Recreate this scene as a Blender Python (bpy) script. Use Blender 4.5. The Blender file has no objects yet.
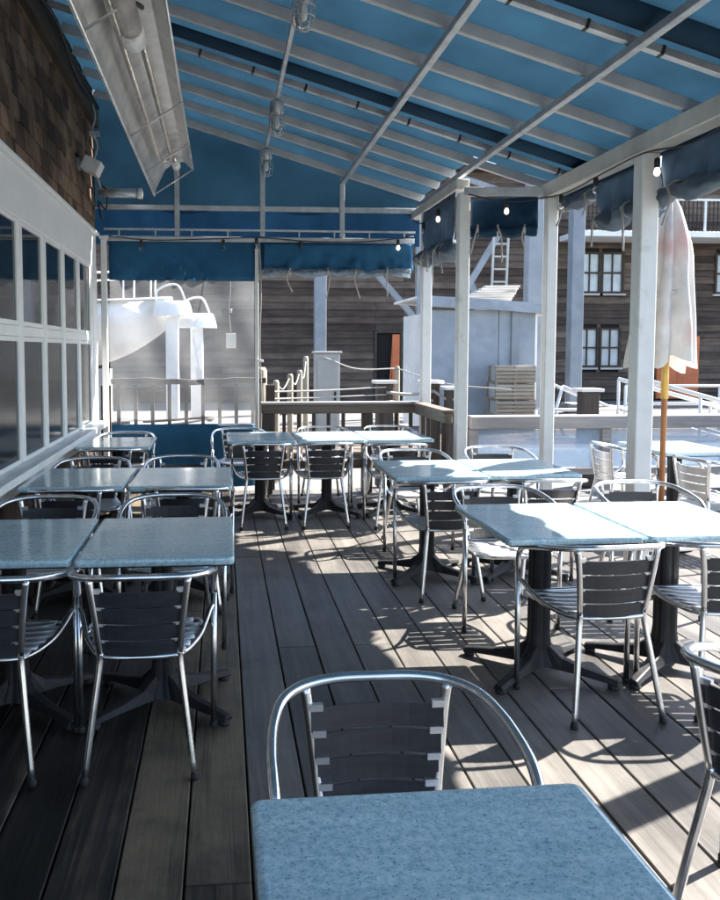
import bpy, bmesh, math, random
from mathutils import Vector, Matrix, noise as mnoise
random.seed(7)
R = math.radians
S = bpy.context.scene
COL = S.collection

# ------------------------------------------------------------------ camera
cam_d = bpy.data.cameras.new("camera")
cam = bpy.data.objects.new("camera", cam_d)
COL.objects.link(cam)
cam.location = (0, 0, 1.54)
cam.rotation_euler = (R(90 - 3.62), 0, R(-4.55))
cam_d.sensor_fit = 'HORIZONTAL'
cam_d.sensor_width = 36
cam_d.lens = 36 * 790 / 720
cam_d.shift_x = 75 / 720
cam_d.shift_y = -50 / 720
cam_d.clip_start = 0.05
cam_d.clip_end = 2000
S.camera = cam

# ------------------------------------------------------------------ sky and sun
SUN = Vector((0.87, 0.40, 1.0)).normalized()
elev = math.asin(SUN.z)
azim = math.atan2(SUN.x, SUN.y)
world = bpy.data.worlds.new("World")
S.world = world
world.use_nodes = True
wn = world.node_tree.nodes
wn.clear()
sky = wn.new('ShaderNodeTexSky')
sky.sky_type = 'NISHITA'
sky.sun_disc = False
sky.sun_elevation = elev
sky.sun_rotation = azim
bg = wn.new('ShaderNodeBackground')
bg.inputs['Strength'].default_value = 0.1
wo = wn.new('ShaderNodeOutputWorld')
world.node_tree.links.new(sky.outputs[0], bg.inputs[0])
world.node_tree.links.new(bg.outputs[0], wo.inputs[0])
sun_d = bpy.data.lights.new("sun", 'SUN')
sun_d.energy = 5.0
sun_d.angle = R(0.55)
sun_d.color = (1.0, 0.94, 0.86)
sun = bpy.data.objects.new("sun", sun_d)
COL.objects.link(sun)
sun.location = SUN * 40
sun.rotation_euler = SUN.to_track_quat('Z', 'Y').to_euler()

S.view_settings.view_transform = 'Standard'
S.view_settings.look = 'None'
S.view_settings.exposure = 2.28
S.view_settings.gamma = 1.0
S.view_settings.use_curve_mapping = False
S.render.engine = 'CYCLES'
S.cycles.max_bounces = 10
S.cycles.transparent_max_bounces = 16

# ------------------------------------------------------------------ materials
def new_mat(name):
    m = bpy.data.materials.new(name)
    m.use_nodes = True
    nt = m.node_tree
    b = nt.nodes['Principled BSDF']
    return m, nt, b

def N(nt, typ, **k):
    n = nt.nodes.new(typ)
    for a, v in k.items():
        if a in n.inputs.keys():
            n.inputs[a].default_value = v
        else:
            setattr(n, a, v)
    return n

def ramp(nt, src, stops):
    r = nt.nodes.new('ShaderNodeValToRGB')
    e = r.color_ramp.elements
    while len(e) < len(stops):
        e.new(0.5)
    for i, (p, c) in enumerate(stops):
        e[i].position = p
        e[i].color = (*c, 1)
    nt.links.new(src, r.inputs[0])
    return r

def coords(nt, scale=(1, 1, 1), rnd=True, kind='Object'):
    tc = nt.nodes.new('ShaderNodeTexCoord')
    mp = nt.nodes.new('ShaderNodeMapping')
    mp.inputs['Scale'].default_value = scale
    nt.links.new(tc.outputs[kind], mp.inputs['Vector'])
    if rnd:
        oi = nt.nodes.new('ShaderNodeObjectInfo')
        mu = nt.nodes.new('ShaderNodeMath'); mu.operation = 'MULTIPLY'
        mu.inputs[1].default_value = 37.0
        nt.links.new(oi.outputs['Random'], mu.inputs[0])
        cb = nt.nodes.new('ShaderNodeCombineXYZ')
        for i in range(3):
            nt.links.new(mu.outputs[0], cb.inputs[i])
        nt.links.new(cb.outputs[0], mp.inputs['Location'])
    return mp.outputs[0]

def bump(nt, b, h, strength=0.2, dist=0.01):
    bp = nt.nodes.new('ShaderNodeBump')
    bp.inputs['Strength'].default_value = strength
    bp.inputs['Distance'].default_value = dist
    nt.links.new(h, bp.inputs['Height'])
    nt.links.new(bp.outputs[0], b.inputs['Normal'])

def mat_plain(name, c1, c2=None, rough=0.5, metal=0.0, scale=6.0, rr=0.12, bmp=0.0, stretch=(1, 1, 1), spec=0.5, rnd=True):
    """colour mottled between c1 and c2, roughness mottled too"""
    m, nt, b = new_mat(name)
    c2 = c2 or tuple(v * 0.72 for v in c1)
    v = coords(nt, stretch, rnd)
    n = N(nt, 'ShaderNodeTexNoise', Scale=scale, Detail=6.0, Roughness=0.62)
    nt.links.new(v, n.inputs['Vector'])
    r = ramp(nt, n.outputs['Fac'], [(0.3, c2), (0.68, c1)])
    nt.links.new(r.outputs[0], b.inputs['Base Color'])
    mr = N(nt, 'ShaderNodeMapRange')
    mr.inputs['To Min'].default_value = max(0.02, rough - rr)
    mr.inputs['To Max'].default_value = min(1, rough + rr)
    nt.links.new(n.outputs['Fac'], mr.inputs['Value'])
    nt.links.new(mr.outputs[0], b.inputs['Roughness'])
    b.inputs['Metallic'].default_value = metal
    b.inputs['Specular IOR Level'].default_value = spec
    if bmp:
        bump(nt, b, n.outputs['Fac'], bmp)
    return m

def mat_wood(name, dark, mid, light, axis='Y', rough=0.6, vary=0.5, grain=1.0, bmp=0.35, spec=0.3, st=(0.3, 0.5, 0.72)):
    """weathered timber: long grain along one local axis, tone shift per piece"""
    m, nt, b = new_mat(name)
    sc = {'X': (0.7, 14, 14), 'Y': (14, 0.7, 14), 'Z': (14, 14, 0.7)}[axis]
    v = coords(nt, tuple(s * grain for s in sc))
    n = N(nt, 'ShaderNodeTexNoise', Scale=2.2, Detail=8.0, Roughness=0.7, Distortion=0.9)
    nt.links.new(v, n.inputs['Vector'])
    v2 = coords(nt, tuple(0.25 * s + 1.0 for s in sc))
    n2 = N(nt, 'ShaderNodeTexNoise', Scale=1.1, Detail=4.0, Roughness=0.55)
    nt.links.new(v2, n2.inputs['Vector'])
    mx = N(nt, 'ShaderNodeMath', operation='MULTIPLY_ADD')
    mx.inputs[1].default_value = 0.55
    nt.links.new(n.outputs['Fac'], mx.inputs[0])
    m2 = N(nt, 'ShaderNodeMath', operation='MULTIPLY')
    m2.inputs[1].default_value = 0.45
    nt.links.new(n2.outputs['Fac'], m2.inputs[0])
    nt.links.new(m2.outputs[0], mx.inputs[2])
    oi = N(nt, 'ShaderNodeObjectInfo')
    ad = N(nt, 'ShaderNodeMath', operation='MULTIPLY_ADD')
    ad.inputs[1].default_value = 0.22 * vary
    nt.links.new(oi.outputs['Random'], ad.inputs[0])
    nt.links.new(mx.outputs[0], ad.inputs[2])
    sb = N(nt, 'ShaderNodeMath', operation='SUBTRACT')
    sb.inputs[1].default_value = 0.11 * vary
    nt.links.new(ad.outputs[0], sb.inputs[0])
    r = ramp(nt, sb.outputs[0], [(st[0], dark), (st[1], mid), (st[2], light)])
    nt.links.new(r.outputs[0], b.inputs['Base Color'])
    mr = N(nt, 'ShaderNodeMapRange')
    mr.inputs['To Min'].default_value = rough - 0.18
    mr.inputs['To Max'].default_value = min(1, rough + 0.2)
    nt.links.new(n2.outputs['Fac'], mr.inputs['Value'])
    nt.links.new(mr.outputs[0], b.inputs['Roughness'])
    b.inputs['Specular IOR Level'].default_value = spec
    bump(nt, b, n.outputs['Fac'], bmp, 0.006)
    return m

def mat_cloth(name, dif, tra, mix=0.5, rough=0.9, scale=3.0, weave=True):
    m, nt, b = new_mat(name)
    out = nt.nodes['Material Output']
    b.inputs['Roughness'].default_value = rough
    v = coords(nt, (1, 1, 1), False)
    n = N(nt, 'ShaderNodeTexNoise', Scale=scale, Detail=5.0, Roughness=0.6)
    nt.links.new(v, n.inputs['Vector'])
    r = ramp(nt, n.outputs['Fac'], [(0.3, tuple(c * 0.75 for c in dif)), (0.7, dif)])
    nt.links.new(r.outputs[0], b.inputs['Base Color'])
    r2 = ramp(nt, n.outputs['Fac'], [(0.28, tuple(c * 0.5 for c in tra)), (0.72, tuple(c * 1.12 for c in tra))])
    t = N(nt, 'ShaderNodeBsdfTranslucent')
    nt.links.new(r2.outputs[0], t.inputs['Color'])
    ms = N(nt, 'ShaderNodeMixShader')
    ms.inputs[0].default_value = mix
    nt.links.new(b.outputs[0], ms.inputs[1])
    nt.links.new(t.outputs[0], ms.inputs[2])
    nt.links.new(ms.outputs[0], out.inputs['Surface'])
    if weave:
        w = N(nt, 'ShaderNodeTexNoise', Scale=260.0, Detail=2.0)
        nt.links.new(v, w.inputs['Vector'])
        bump(nt, b, w.outputs['Fac'], 0.15, 0.002)
    return m

def mat_vinyl(name, haze=0.22, col=(0.85, 0.87, 0.88), scale=5.0):
    """clear plastic: mostly see-through, part milky scatter, glossy skin"""
    m, nt, b = new_mat(name)
    out = nt.nodes['Material Output']
    b.inputs['Base Color'].default_value = (*col, 1)
    b.inputs['Roughness'].default_value = 0.12
    v = coords(nt, (1, 1, 1), False)
    n = N(nt, 'ShaderNodeTexNoise', Scale=scale, Detail=5.0, Roughness=0.65, Distortion=0.6)
    nt.links.new(v, n.inputs['Vector'])
    tr = N(nt, 'ShaderNodeBsdfTransparent')
    tr.inputs[0].default_value = (0.93, 0.94, 0.95, 1)
    tl = N(nt, 'ShaderNodeBsdfTranslucent')
    tl.inputs[0].default_value = (*col, 1)
    m1 = N(nt, 'ShaderNodeMixShader')
    m1.inputs[0].default_value = 0.5
    nt.links.new(b.outputs[0], m1.inputs[1])
    nt.links.new(tl.outputs[0], m1.inputs[2])
    mr = N(nt, 'ShaderNodeMapRange')
    mr.inputs['From Min'].default_value = 0.3
    mr.inputs['From Max'].default_value = 0.75
    mr.inputs['To Min'].default_value = haze * 0.45
    mr.inputs['To Max'].default_value = min(1, haze * 1.7)
    nt.links.new(n.outputs['Fac'], mr.inputs['Value'])
    m2 = N(nt, 'ShaderNodeMixShader')
    nt.links.new(mr.outputs[0], m2.inputs[0])
    nt.links.new(tr.outputs[0], m2.inputs[1])
    nt.links.new(m1.outputs[0], m2.inputs[2])
    nt.links.new(m2.outputs[0], out.inputs['Surface'])
    bump(nt, b, n.outputs['Fac'], 0.2, 0.02)
    return m

def mat_granite(name):
    """blue laminate: pale ground, soft mottling, fine dark flecks, scuffed gloss"""
    m, nt, b = new_mat(name)
    v = coords(nt, (1, 1, 1), True)
    a = N(nt, 'ShaderNodeTexNoise', Scale=70.0, Detail=7.0, Roughness=0.75)
    c = N(nt, 'ShaderNodeTexNoise', Scale=190.0, Detail=3.0, Roughness=0.6)
    d = N(nt, 'ShaderNodeTexNoise', Scale=3.2, Detail=7.0, Roughness=0.62, Distortion=0.5)
    for n in (a, c, d):
        nt.links.new(v, n.inputs['Vector'])
    r = ramp(nt, a.outputs['Fac'], [(0.34, (0.25, 0.42, 0.49)), (0.5, (0.45, 0.62, 0.67)), (0.68, (0.62, 0.74, 0.76))])
    r2 = ramp(nt, c.outputs['Fac'], [(0.33, (0.28, 0.36, 0.48)), (0.43, (1, 1, 1))])
    mx = N(nt, 'ShaderNodeMixRGB', blend_type='MULTIPLY')
    mx.inputs[0].default_value = 0.85
    nt.links.new(r.outputs[0], mx.inputs[1])
    nt.links.new(r2.outputs[0], mx.inputs[2])
    r3 = ramp(nt, d.outputs['Fac'], [(0.3, (0.84, 0.87, 0.9)), (0.7, (1.06, 1.04, 1.02))])
    m3 = N(nt, 'ShaderNodeMixRGB', blend_type='MULTIPLY')
    m3.inputs[0].default_value = 1.0
    nt.links.new(mx.outputs[0], m3.inputs[1])
    nt.links.new(r3.outputs[0], m3.inputs[2])
    tc = nt.nodes.new('ShaderNodeTexCoord')
    mp = N(nt, 'ShaderNodeMapping')
    mp.inputs['Rotation'].default_value = (0, 0, 0.9)
    mp.inputs['Scale'].default_value = (1.6, 22, 1)
    nt.links.new(tc.outputs['Object'], mp.inputs['Vector'])
    w = N(nt, 'ShaderNodeTexNoise', Scale=1.0, Detail=6.0, Roughness=0.6, Distortion=0.5)
    nt.links.new(mp.outputs[0], w.inputs['Vector'])
    r4 = ramp(nt, w.outputs['Fac'], [(0.36, (0.9, 0.92, 0.93)), (0.66, (1.1, 1.08, 1.06))])
    m4 = N(nt, 'ShaderNodeMixRGB', blend_type='MULTIPLY')
    m4.inputs[0].default_value = 1.0
    nt.links.new(m3.outputs[0], m4.inputs[1])
    nt.links.new(r4.outputs[0], m4.inputs[2])
    nt.links.new(m4.outputs[0], b.inputs['Base Color'])
    mr = N(nt, 'ShaderNodeMapRange')
    mr.inputs['From Min'].default_value = 0.3
    mr.inputs['From Max'].default_value = 0.7
    mr.inputs['To Min'].default_value = 0.06
    mr.inputs['To Max'].default_value = 0.2
    nt.links.new(d.outputs['Fac'], mr.inputs['Value'])
    nt.links.new(mr.outputs[0], b.inputs['Roughness'])
    b.inputs['Specular IOR Level'].default_value = 0.85
    return m

def mat_glass(name, col, rough=0.04, spec=0.7):
    m, nt, b = new_mat(name)
    v = coords(nt, (1, 1, 1), True)
    n = N(nt, 'ShaderNodeTexNoise', Scale=1.6, Detail=3.0)
    nt.links.new(v, n.inputs['Vector'])
    r = ramp(nt, n.outputs['Fac'], [(0.3, tuple(c * 0.6 for c in col)), (0.7, col)])
    nt.links.new(r.outputs[0], b.inputs['Base Color'])
    b.inputs['Roughness'].default_value = rough
    b.inputs['Specular IOR Level'].default_value = spec
    bump(nt, b, n.outputs['Fac'], 0.04, 0.02)
    return m

def mat_clear(name, col=(0.9, 0.93, 0.95), rough=0.05):
    m, nt, b = new_mat(name)
    b.inputs['Base Color'].default_value = (*col, 1)
    b.inputs['Roughness'].default_value = rough
    b.inputs['Transmission Weight'].default_value = 1.0
    b.inputs['IOR'].default_value = 1.2
    return m

def mat_emit(name, col, s):
    m, nt, b = new_mat(name)
    b.inputs['Base Color'].default_value = (*col, 1)
    b.inputs['Emission Color'].default_value = (*col, 1)
    b.inputs['Emission Strength'].default_value = s
    return m

M = dict(
    deck=mat_wood('deck_timber', (0.058, 0.055, 0.052), (0.112, 0.106, 0.099), (0.19, 0.178, 0.162), 'Y', 0.5, 0.9, 0.6, 0.35, st=(0.33, 0.5, 0.7)),
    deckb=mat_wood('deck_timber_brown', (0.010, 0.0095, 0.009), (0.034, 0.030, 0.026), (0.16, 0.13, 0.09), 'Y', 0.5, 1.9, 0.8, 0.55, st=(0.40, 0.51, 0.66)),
    railwood=mat_wood('rail_timber', (0.06, 0.045, 0.035), (0.12, 0.095, 0.078), (0.2, 0.165, 0.14), 'X', 0.7, 0.7),
    railwoody=mat_wood('rail_timber_long', (0.06, 0.045, 0.035), (0.12, 0.095, 0.078), (0.2, 0.165, 0.14), 'Y', 0.7, 0.7),
    railpost=mat_wood('post_timber', (0.03, 0.023, 0.019), (0.06, 0.048, 0.04), (0.11, 0.09, 0.078), 'Z', 0.75, 0.7),
    greyrail=mat_wood('grey_rail_timber', (0.15, 0.14, 0.14), (0.25, 0.24, 0.24), (0.36, 0.34, 0.33), 'X', 0.7, 0.5),
    siding=mat_wood('siding_timber', (0.045, 0.032, 0.026), (0.095, 0.071, 0.058), (0.19, 0.145, 0.115), 'X', 0.8, 1.5, 0.35),
    shingle=mat_wood('shingle_timber', (0.05, 0.032, 0.022), (0.13, 0.085, 0.058), (0.25, 0.175, 0.12), 'Z', 0.8, 1.8, 0.9),
    fascia=mat_wood('fascia_timber', (0.02, 0.016, 0.013), (0.05, 0.04, 0.032), (0.09, 0.07, 0.055), 'Y', 0.8, 0.3),
    cream=mat_plain('cream_beam_paint', (0.62, 0.59, 0.54), (0.42, 0.40, 0.36), 0.5, scale=4, bmp=0.1),
    white=mat_plain('white_trim_paint', (0.79, 0.79, 0.78), (0.68, 0.69, 0.69), 0.4, scale=3, bmp=0.05),
    postp=mat_plain('post_paint', (0.68, 0.68, 0.67), (0.60, 0.605, 0.60), 0.45, scale=9, bmp=0.1),
    galv=mat_plain('galvanised_steel', (0.58, 0.59, 0.6), (0.36, 0.38, 0.4), 0.42, 0.55, scale=9),
    rafter=mat_plain('rafter_paint', (0.50, 0.49, 0.475), (0.37, 0.365, 0.36), 0.5, 0.0, scale=5),
    alu=mat_plain('polished_aluminium', (0.82, 0.82, 0.83), (0.62, 0.63, 0.65), 0.24, 1.0, scale=14, rr=0.1),
    alub=mat_plain('brushed_aluminium', (0.72, 0.72, 0.73), (0.55, 0.56, 0.58), 0.36, 0.9, scale=20, rr=0.08, stretch=(0.2, 3, 3)),
    slat=mat_plain('dark_slat', (0.035, 0.036, 0.042), (0.02, 0.021, 0.025), 0.34, 0.0, scale=18, stretch=(0.3, 3, 3)),
    rubber=mat_plain('black_rubber', (0.02, 0.02, 0.02), None, 0.7),
    iron=mat_plain('cast_iron', (0.022, 0.022, 0.025), (0.012, 0.012, 0.014), 0.5, 0.0, scale=22, bmp=0.12, spec=0.25),
    granite=mat_granite('blue_granite_laminate'),
    canvas=mat_cloth('blue_canvas', (0.03, 0.115, 0.19), (0.0095, 0.027, 0.045), 0.55, scale=1.3),
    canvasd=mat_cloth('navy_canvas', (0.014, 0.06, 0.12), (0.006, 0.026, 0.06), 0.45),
    curtaincloth=mat_cloth('grey_blue_curtain', (0.135, 0.19, 0.255), (0.09, 0.14, 0.2), 0.4, scale=6),
    umb=mat_cloth('umbrella_cloth', (0.80, 0.78, 0.74), (0.6, 0.57, 0.53), 0.35, scale=4),
    vinyl=mat_vinyl('clear_vinyl', 0.16, (0.85, 0.87, 0.88), 0.8),
    rollv=mat_vinyl('rolled_vinyl', 0.62, (0.27, 0.33, 0.38), 14.0),
    panelv=mat_vinyl('acrylic_panel', 0.6, (0.36, 0.46, 0.58), 1.2),
    rollcloth=mat_cloth('rolled_grey_sheet', (0.17, 0.215, 0.265), (0.15, 0.2, 0.255), 0.45, rough=0.45, scale=9),
    canvasv=mat_cloth('valance_canvas', (0.03, 0.155, 0.30), (0.02, 0.10, 0.2), 0.3),
    paneup=mat_glass('dark_window_glass', (0.02, 0.025, 0.03)),
    panelow=mat_glass('screened_window_glass', (0.016, 0.018, 0.019), 0.14, 0.35),
    winpale=mat_glass('pale_window_glass', (0.5, 0.56, 0.6), 0.1),
    reflector=mat_plain('reflector_sheet', (0.75, 0.74, 0.72), (0.5, 0.49, 0.47), 0.38, 0.75, scale=7),
    tubeh=mat_plain('heater_tube', (0.55, 0.5, 0.45), (0.32, 0.28, 0.25), 0.4, 0.6, scale=9),
    whitepl=mat_plain('white_enamel', (0.75, 0.74, 0.71), (0.62, 0.61, 0.58), 0.35),
    wire=mat_plain('black_wire', (0.02, 0.02, 0.022), None, 0.6),
    wirew=mat_plain('pale_cord', (0.40, 0.39, 0.36), (0.28, 0.27, 0.25), 0.8, scale=20),
    clear=mat_clear('lamp_glass'),
    filament=mat_emit('lit_bulb', (1.0, 0.74, 0.58), 0.5),
    concrete=mat_plain('pale_concrete', (0.17, 0.165, 0.16), (0.11, 0.108, 0.105), 0.85, scale=0.6, bmp=0.2, rnd=False),
    soil=mat_plain('under_deck_soil', (0.05, 0.045, 0.04), None, 0.95),
    hutblue=mat_plain('pale_blue_panel', (0.31, 0.35, 0.39), (0.24, 0.28, 0.325), 0.6, scale=1.5, bmp=0.05),
    bluepost=mat_plain('blue_grey_post_paint', (0.24, 0.27, 0.30), (0.17, 0.195, 0.225), 0.55, scale=2.5),
    orange=mat_plain('orange_door_paint', (0.62, 0.17, 0.06), (0.45, 0.12, 0.045), 0.6, scale=3),
    gel=mat_plain('white_gelcoat', (0.8, 0.8, 0.79), (0.72, 0.72, 0.71), 0.25, scale=1.2),
    dark=mat_plain('dark_interior', (0.008, 0.008, 0.008), None, 0.9),
    umbpole=mat_plain('varnished_pole', (0.42, 0.19, 0.07), (0.3, 0.12, 0.045), 0.35, scale=6, stretch=(6, 6, 0.4)),
    brass=mat_plain('yellow_sleeve', (0.75, 0.48, 0.12), (0.6, 0.36, 0.08), 0.35, 0.2),
    greybox=mat_plain('grey_cabinet', (0.36, 0.37, 0.36), (0.28, 0.29, 0.28), 0.6, scale=3),
    wicker=mat_wood('trap_slat_timber', (0.16, 0.13, 0.1), (0.3, 0.26, 0.2), (0.42, 0.37, 0.3), 'X', 0.8, 0.8),
    silverwood=mat_wood('bleached_timber', (0.3, 0.28, 0.26), (0.45, 0.43, 0.4), (0.6, 0.57, 0.53), 'X', 0.8, 0.6),
)

# worn and stained patches that run across neighbouring boards
def _wear(m, lo, scale, lo_pos=0.36, hi_pos=0.6):
    nt = m.node_tree
    b = nt.nodes['Principled BSDF']
    src = b.inputs['Base Color'].links[0].from_socket
    ge = N(nt, 'ShaderNodeNewGeometry')
    n = N(nt, 'ShaderNodeTexNoise', Scale=scale, Detail=9.0, Roughness=0.68, Distortion=0.4)
    nt.links.new(ge.outputs['Position'], n.inputs['Vector'])
    r = ramp(nt, n.outputs['Fac'], [(lo_pos, lo), (hi_pos, (1.08, 1.07, 1.05))])
    mx = N(nt, 'ShaderNodeMixRGB', blend_type='MULTIPLY')
    mx.inputs[0].default_value = 1.0
    nt.links.new(src, mx.inputs[1])
    nt.links.new(r.outputs[0], mx.inputs[2])
    nt.links.new(mx.outputs[0], b.inputs['Base Color'])
_wear(M['deck'], (0.74, 0.73, 0.73), 2.3)
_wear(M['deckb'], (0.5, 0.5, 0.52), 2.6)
_wear(M['shingle'], (0.45, 0.42, 0.4), 2.0)
_wear(M['siding'], (0.6, 0.58, 0.56), 0.5)
_wear(M['postp'], (0.72, 0.70, 0.66), 4.0, 0.26, 0.42)
_wear(M['gel'], (0.86, 0.86, 0.84), 1.5)
_wear(M['hutblue'], (0.82, 0.83, 0.83), 1.8)

# umbrella cloth has faded pink patches of its own
def _stain(m):
    nt = m.node_tree
    b = nt.nodes['Principled BSDF']
    src = b.inputs['Base Color'].links[0].from_socket
    v = coords(nt, (1, 1, 0.6), False)
    n = N(nt, 'ShaderNodeTexNoise', Scale=3.4, Detail=2.0)
    nt.links.new(v, n.inputs['Vector'])
    r = ramp(nt, n.outputs['Fac'], [(0.54, (0, 0, 0)), (0.7, (1, 1, 1))])
    mx = N(nt, 'ShaderNodeMixRGB')
    nt.links.new(r.outputs[0], mx.inputs[0])
    nt.links.new(src, mx.inputs[1])
    mx.inputs[2].default_value = (0.62, 0.33, 0.31, 1)
    nt.links.new(mx.outputs[0], b.inputs['Base Color'])
_stain(M['umb'])

# ------------------------------------------------------------------ mesh building
def catmull(pts, n=6, closed=False):
    P = [Vector(p) for p in pts]
    out = []
    L = len(P)
    for i in range(L if closed else L - 1):
        p0 = P[(i - 1) % L] if closed or i > 0 else P[0] * 2 - P[1]
        p1 = P[i]; p2 = P[(i + 1) % L]
        p3 = P[(i + 2) % L] if closed or i + 2 < L else P[-1] * 2 - P[-2]
        for k in range(n):
            t = k / n
            out.append(0.5 * ((2 * p1) + (p2 - p0) * t + (2 * p0 - 5 * p1 + 4 * p2 - p3) * t * t + (3 * p1 - p0 - 3 * p2 + p3) * t ** 3))
    if not closed:
        out.append(P[-1].copy())
    return out

class MB:
    def __init__(s):
        s.v = []; s.f = []
    def add(s, vs, fs):
        o = len(s.v)
        s.v += [tuple(p) for p in vs]
        s.f += [tuple(i + o for i in f) for f in fs]
        return s
    def box(s, c, d, rot=None):
        hx, hy, hz = d[0] / 2, d[1] / 2, d[2] / 2
        vs = [Vector((x * hx, y * hy, z * hz)) for z in (-1, 1) for y in (-1, 1) for x in (-1, 1)]
        if rot is not None:
            vs = [rot @ p for p in vs]
        c = Vector(c)
        return s.add([p + c for p in vs], [(0, 2, 3, 1), (4, 5, 7, 6), (0, 1, 5, 4), (2, 6, 7, 3), (0, 4, 6, 2), (1, 3, 7, 5)])
    def span(s, x0, x1, y0, y1, z0, z1):
        return s.box(((x0 + x1) / 2, (y0 + y1) / 2, (z0 + z1) / 2), (x1 - x0, y1 - y0, z1 - z0))
    def bar(s, a, b, w, h, upv=(0, 0, 1)):
        """rectangular bar between two points, w across, h along upv"""
        a, b = Vector(a), Vector(b)
        d = (b - a).normalized()
        u = Vector(upv)
        if abs(d.dot(u)) > 0.98:
            u = Vector((0, 1, 0))
        sd = d.cross(u).normalized()
        u = sd.cross(d)
        vs = []
        for p in (a, b):
            for (i, j) in ((-1, -1), (1, -1), (1, 1), (-1, 1)):
                vs.append(p + sd * i * w / 2 + u * j * h / 2)
        return s.add(vs, [(3, 2, 1, 0), (4, 5, 6, 7), (0, 1, 5, 4), (1, 2, 6, 5), (2, 3, 7, 6), (3, 0, 4, 7)])
    def tube(s, path, r, n=8, closed=False, caps=True):
        P = [Vector(p) for p in path]
        L = len(P)
        rr = r if callable(r) else (lambda t: r)
        vs = []; fs = []
        prev = None
        for i in range(L):
            if closed:
                d = (P[(i + 1) % L] - P[i - 1])
            else:
                d = P[min(i + 1, L - 1)] - P[max(i - 1, 0)]
            d.normalize()
            if prev is None:
                u = Vector((0, 0, 1)) if abs(d.z) < 0.9 else Vector((0, 1, 0))
                u = (u - d * u.dot(d)).normalized()
            else:
                u = (prev - d * prev.dot(d)).normalized()
            prev = u
            w = d.cross(u)
            ra = rr(i / max(1, L - 1))
            for k in range(n):
                a = 2 * math.pi * k / n
                vs.append(P[i] + (u * math.cos(a) + w * math.sin(a)) * ra)
        for i in range(L if closed else L - 1):
            j = (i + 1) % L
            for k in range(n):
                k2 = (k + 1) % n
                fs.append((i * n + k, i * n + k2, j * n + k2, j * n + k))
        if caps and not closed:
            fs.append(tuple(range(n - 1, -1, -1)))
            fs.append(tuple((L - 1) * n + k for k in range(n)))
        return s.add(vs, fs)
    def lathe(s, prof, n=12, c=(0, 0, 0)):
        c = Vector(c); vs = []; fs = []
        for (r, z) in prof:
            for k in range(n):
                a = 2 * math.pi * k / n
                vs.append(c + Vector((r * math.cos(a), r * math.sin(a), z)))
        for i in range(len(prof) - 1):
            for k in range(n):
                k2 = (k + 1) % n
                fs.append((i * n + k, i * n + k2, (i + 1) * n + k2, (i + 1) * n + k))
        fs.append(tuple(range(n - 1, -1, -1)))
        fs.append(tuple((len(prof) - 1) * n + k for k in range(n)))
        return s.add(vs, fs)
    def sheet(s, fn, nu, nv, th=0.0):
        """surface fn(u,v) on a grid; th > 0 gives a second skin along the normal and closed rims"""
        g = [[Vector(fn(i / nu, j / nv)) for j in range(nv + 1)] for i in range(nu + 1)]
        idx = lambda i, j: i * (nv + 1) + j
        vs = [p for row in g for p in row]
        fs = [(idx(i, j), idx(i + 1, j), idx(i + 1, j + 1), idx(i, j + 1)) for i in range(nu) for j in range(nv)]
        if th:
            o = len(vs)
            back = []
            for i in range(nu + 1):
                for j in range(nv + 1):
                    du = g[min(i + 1, nu)][j] - g[max(i - 1, 0)][j]
                    dv = g[i][min(j + 1, nv)] - g[i][max(j - 1, 0)]
                    nn = du.cross(dv)
                    back.append(g[i][j] - (nn.normalized() * th if nn.length > 1e-9 else Vector((0, 0, th))))
            fs += [tuple(o + q for q in reversed(f)) for f in list(fs)]
            vs += back
            rim = [idx(i, 0) for i in range(nu + 1)] + [idx(nu, j) for j in range(1, nv + 1)] + [idx(i, nv) for i in range(nu - 1, -1, -1)] + [idx(0, j) for j in range(nv - 1, 0, -1)]
            for a in range(len(rim)):
                p, q = rim[a], rim[(a + 1) % len(rim)]
                fs.append((q, p, o + p, o + q))
        return s.add(vs, fs)
    def mesh(s, name, mat, smooth=False, bevel=0.0, seg=1):
        me = bpy.data.meshes.new(name)
        me.from_pydata(s.v, [], s.f)
        if bevel:
            bm = bmesh.new(); bm.from_mesh(me)
            bmesh.ops.bevel(bm, geom=bm.edges[:], offset=bevel, segments=seg, affect='EDGES', profile=0.6)
            bm.to_mesh(me); bm.free()
        if smooth:
            me.polygons.foreach_set('use_smooth', [True] * len(me.polygons))
        me.materials.append(mat if not isinstance(mat, str) else M[mat])
        me.update()
        return me
    def build(s, name, mat, parent=None, smooth=False, bevel=0.0, seg=1, loc=None):
        return obj(name, s.mesh(name, mat, smooth, bevel, seg), parent, loc)

def obj(name, me, parent=None, loc=None, rot=None):
    o = bpy.data.objects.new(name, me)
    COL.objects.link(o)
    if parent is not None:
        o.parent = parent
    if loc is not None:
        o.location = loc
    if rot is not None:
        o.rotation_euler = rot
    return o

def tag(o, label=None, cat=None, group=None, kind=None):
    if label: o['label'] = label
    if cat: o['category'] = cat
    if group: o['group'] = group
    if kind: o['kind'] = kind
    return o

def thing(name, label, cat, loc=(0, 0, 0), rz=0.0, group=None):
    o = obj(name, None, None, loc, (0, 0, rz))
    return tag(o, label, cat, group)

def copy_tree(o, parent=None):
    c = o.copy()
    COL.objects.link(c)
    c.parent = parent
    for ch in KIDS.get(o.name, ()):
        copy_tree(ch, c)
    return c
KIDS = {}
def index_kids():
    KIDS.clear()
    for o in bpy.data.objects:
        if o.parent:
            KIDS.setdefault(o.parent.name, []).append(o)

# ================================================================== SETTING
# ground sheet, far beyond everything
g = MB().add([(-600, -600, -0.32), (600, -600, -0.32), (600, 900, -0.32), (-600, 900, -0.32)], [(0, 1, 2, 3)])
tag(g.build('ground', 'concrete'), 'pale concrete boatyard ground beyond the deck', None, None, 'structure')

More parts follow.
